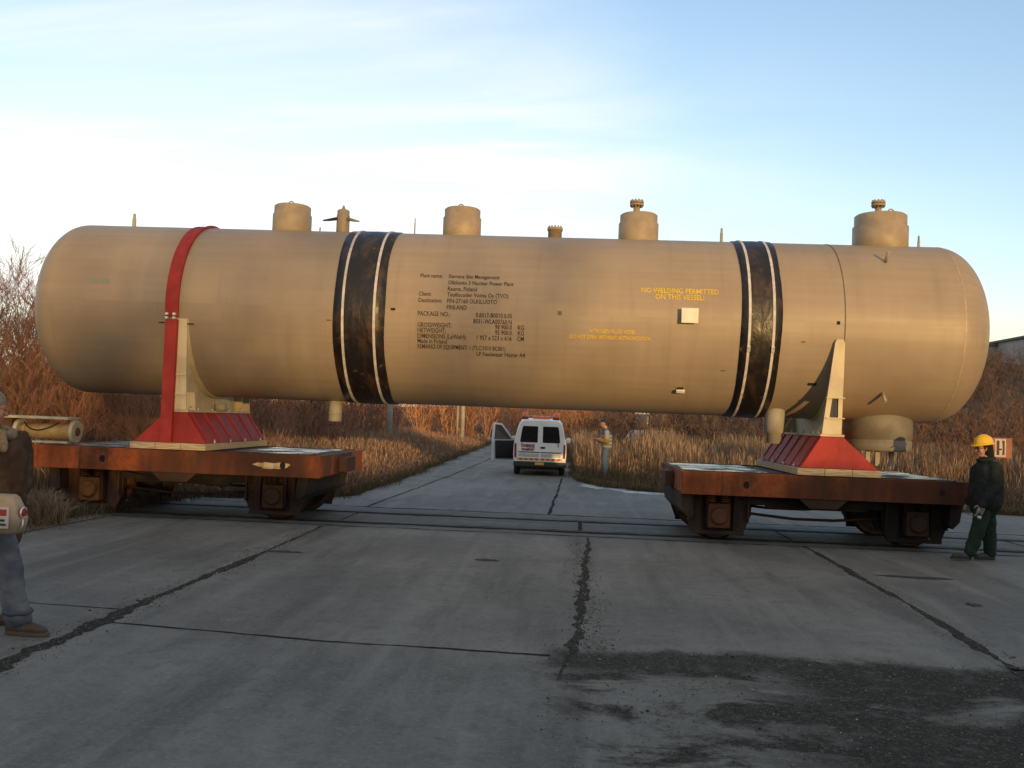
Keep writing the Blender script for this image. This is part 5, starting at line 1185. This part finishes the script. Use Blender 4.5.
thicket('woodland', 1, p, [rs.uniform(2.4, 4.2) for _ in p], (DK1*.9, TW2), 'dense bare brown scrub behind the left wagon')
p = scatter(220, (-30, 6, 62, 100), lambda x, y: not in_poly(np.array([x]), np.array([y]), PAVE)[0])
thicket('woodland', 2, p, [rs.uniform(3, 5.5) for _ in p], (TW1, TW1*.8), 'sunlit rusty thicket closing the far end of the road', rm=.016)
p = scatter(620, (2, 62, 40, 92), lambda x, y: x < .66*y+2)
thicket('woodland', 3, p, [rs.uniform(2.0, 3.4)*(.7 if y > 78 else 1) for x, y in p], (DK1, DK2), 'dark bare scrub covering the slope on the right', rm=.016)

# bare trees added unseen behind the camera to dim sun on vessel's left half
rs = np.random.default_rng(41)
p = [(x+rs.uniform(-.6, .6), rs.uniform(-96, -76)) for x in np.linspace(12, 38, 24)]
thicket('woodland', 4, p, [rs.uniform(10, 13.5)*min(1, .45+.045*(40-x)) for x, y in p], (BARK, BARK2), 'unseen row of bare trees added behind the crossing to dim the sun', ns=2, nb=34, nt=6, rm=.017, fmin=.38)

# loose grit lying along the tar joints and on the damp patch
rs = np.random.default_rng(77); n = 5200
u = rs.random(n); seg = rs.integers(0, 10, n)
gx = np.where(seg < 3, -3.63+rs.normal(0, .12, n), np.where(seg < 5, .28+rs.normal(0, .1, n), np.where(seg < 6, 3.52+rs.normal(0, .09, n), rs.uniform(-.1, 4.2, n))))
gy = np.where(seg < 3, 4+9.5*u, np.where(seg < 5, 7.2+6.5*u**1.5, np.where(seg < 6, 7+7*u, 3.6+3.7*u**.6)))
rr = rs.uniform(.0025, .008, n)*np.where(rs.random(n) < .06, 1.9, 1.); oc = np.array([[1, 0, 0], [0, 1, 0], [-1, 0, 0], [0, -1, 0], [0, 0, 1], [0, 0, -1.]])
V = (oc[None]*rr[:, None, None]*rs.uniform(.6, 1.3, (n, 6, 1)))*np.array([1, 1, .7])+np.stack([gx, gy, np.full(n, .005)], 1)[:, None, :]
T = (np.arange(n)[:, None, None]*6+np.array([(0, 1, 4), (1, 2, 4), (2, 3, 4), (3, 0, 4), (1, 0, 5), (2, 1, 5), (3, 2, 5), (0, 3, 5)])[None]).reshape(-1, 3)
g = rs.uniform(.03, .22, (n, 1)); g = np.where(rs.random((n, 1)) < .05, .38, g); K = np.repeat(g*np.array([[1., .96, .88]]), 6, 0)
o = tri_mesh('loose_grit', V.reshape(-1, 3), T, tinted('grit_stones'), tint=K); o['kind'] = 'stuff'; o['label'] = 'loose grit and crumbs along the slab joints'
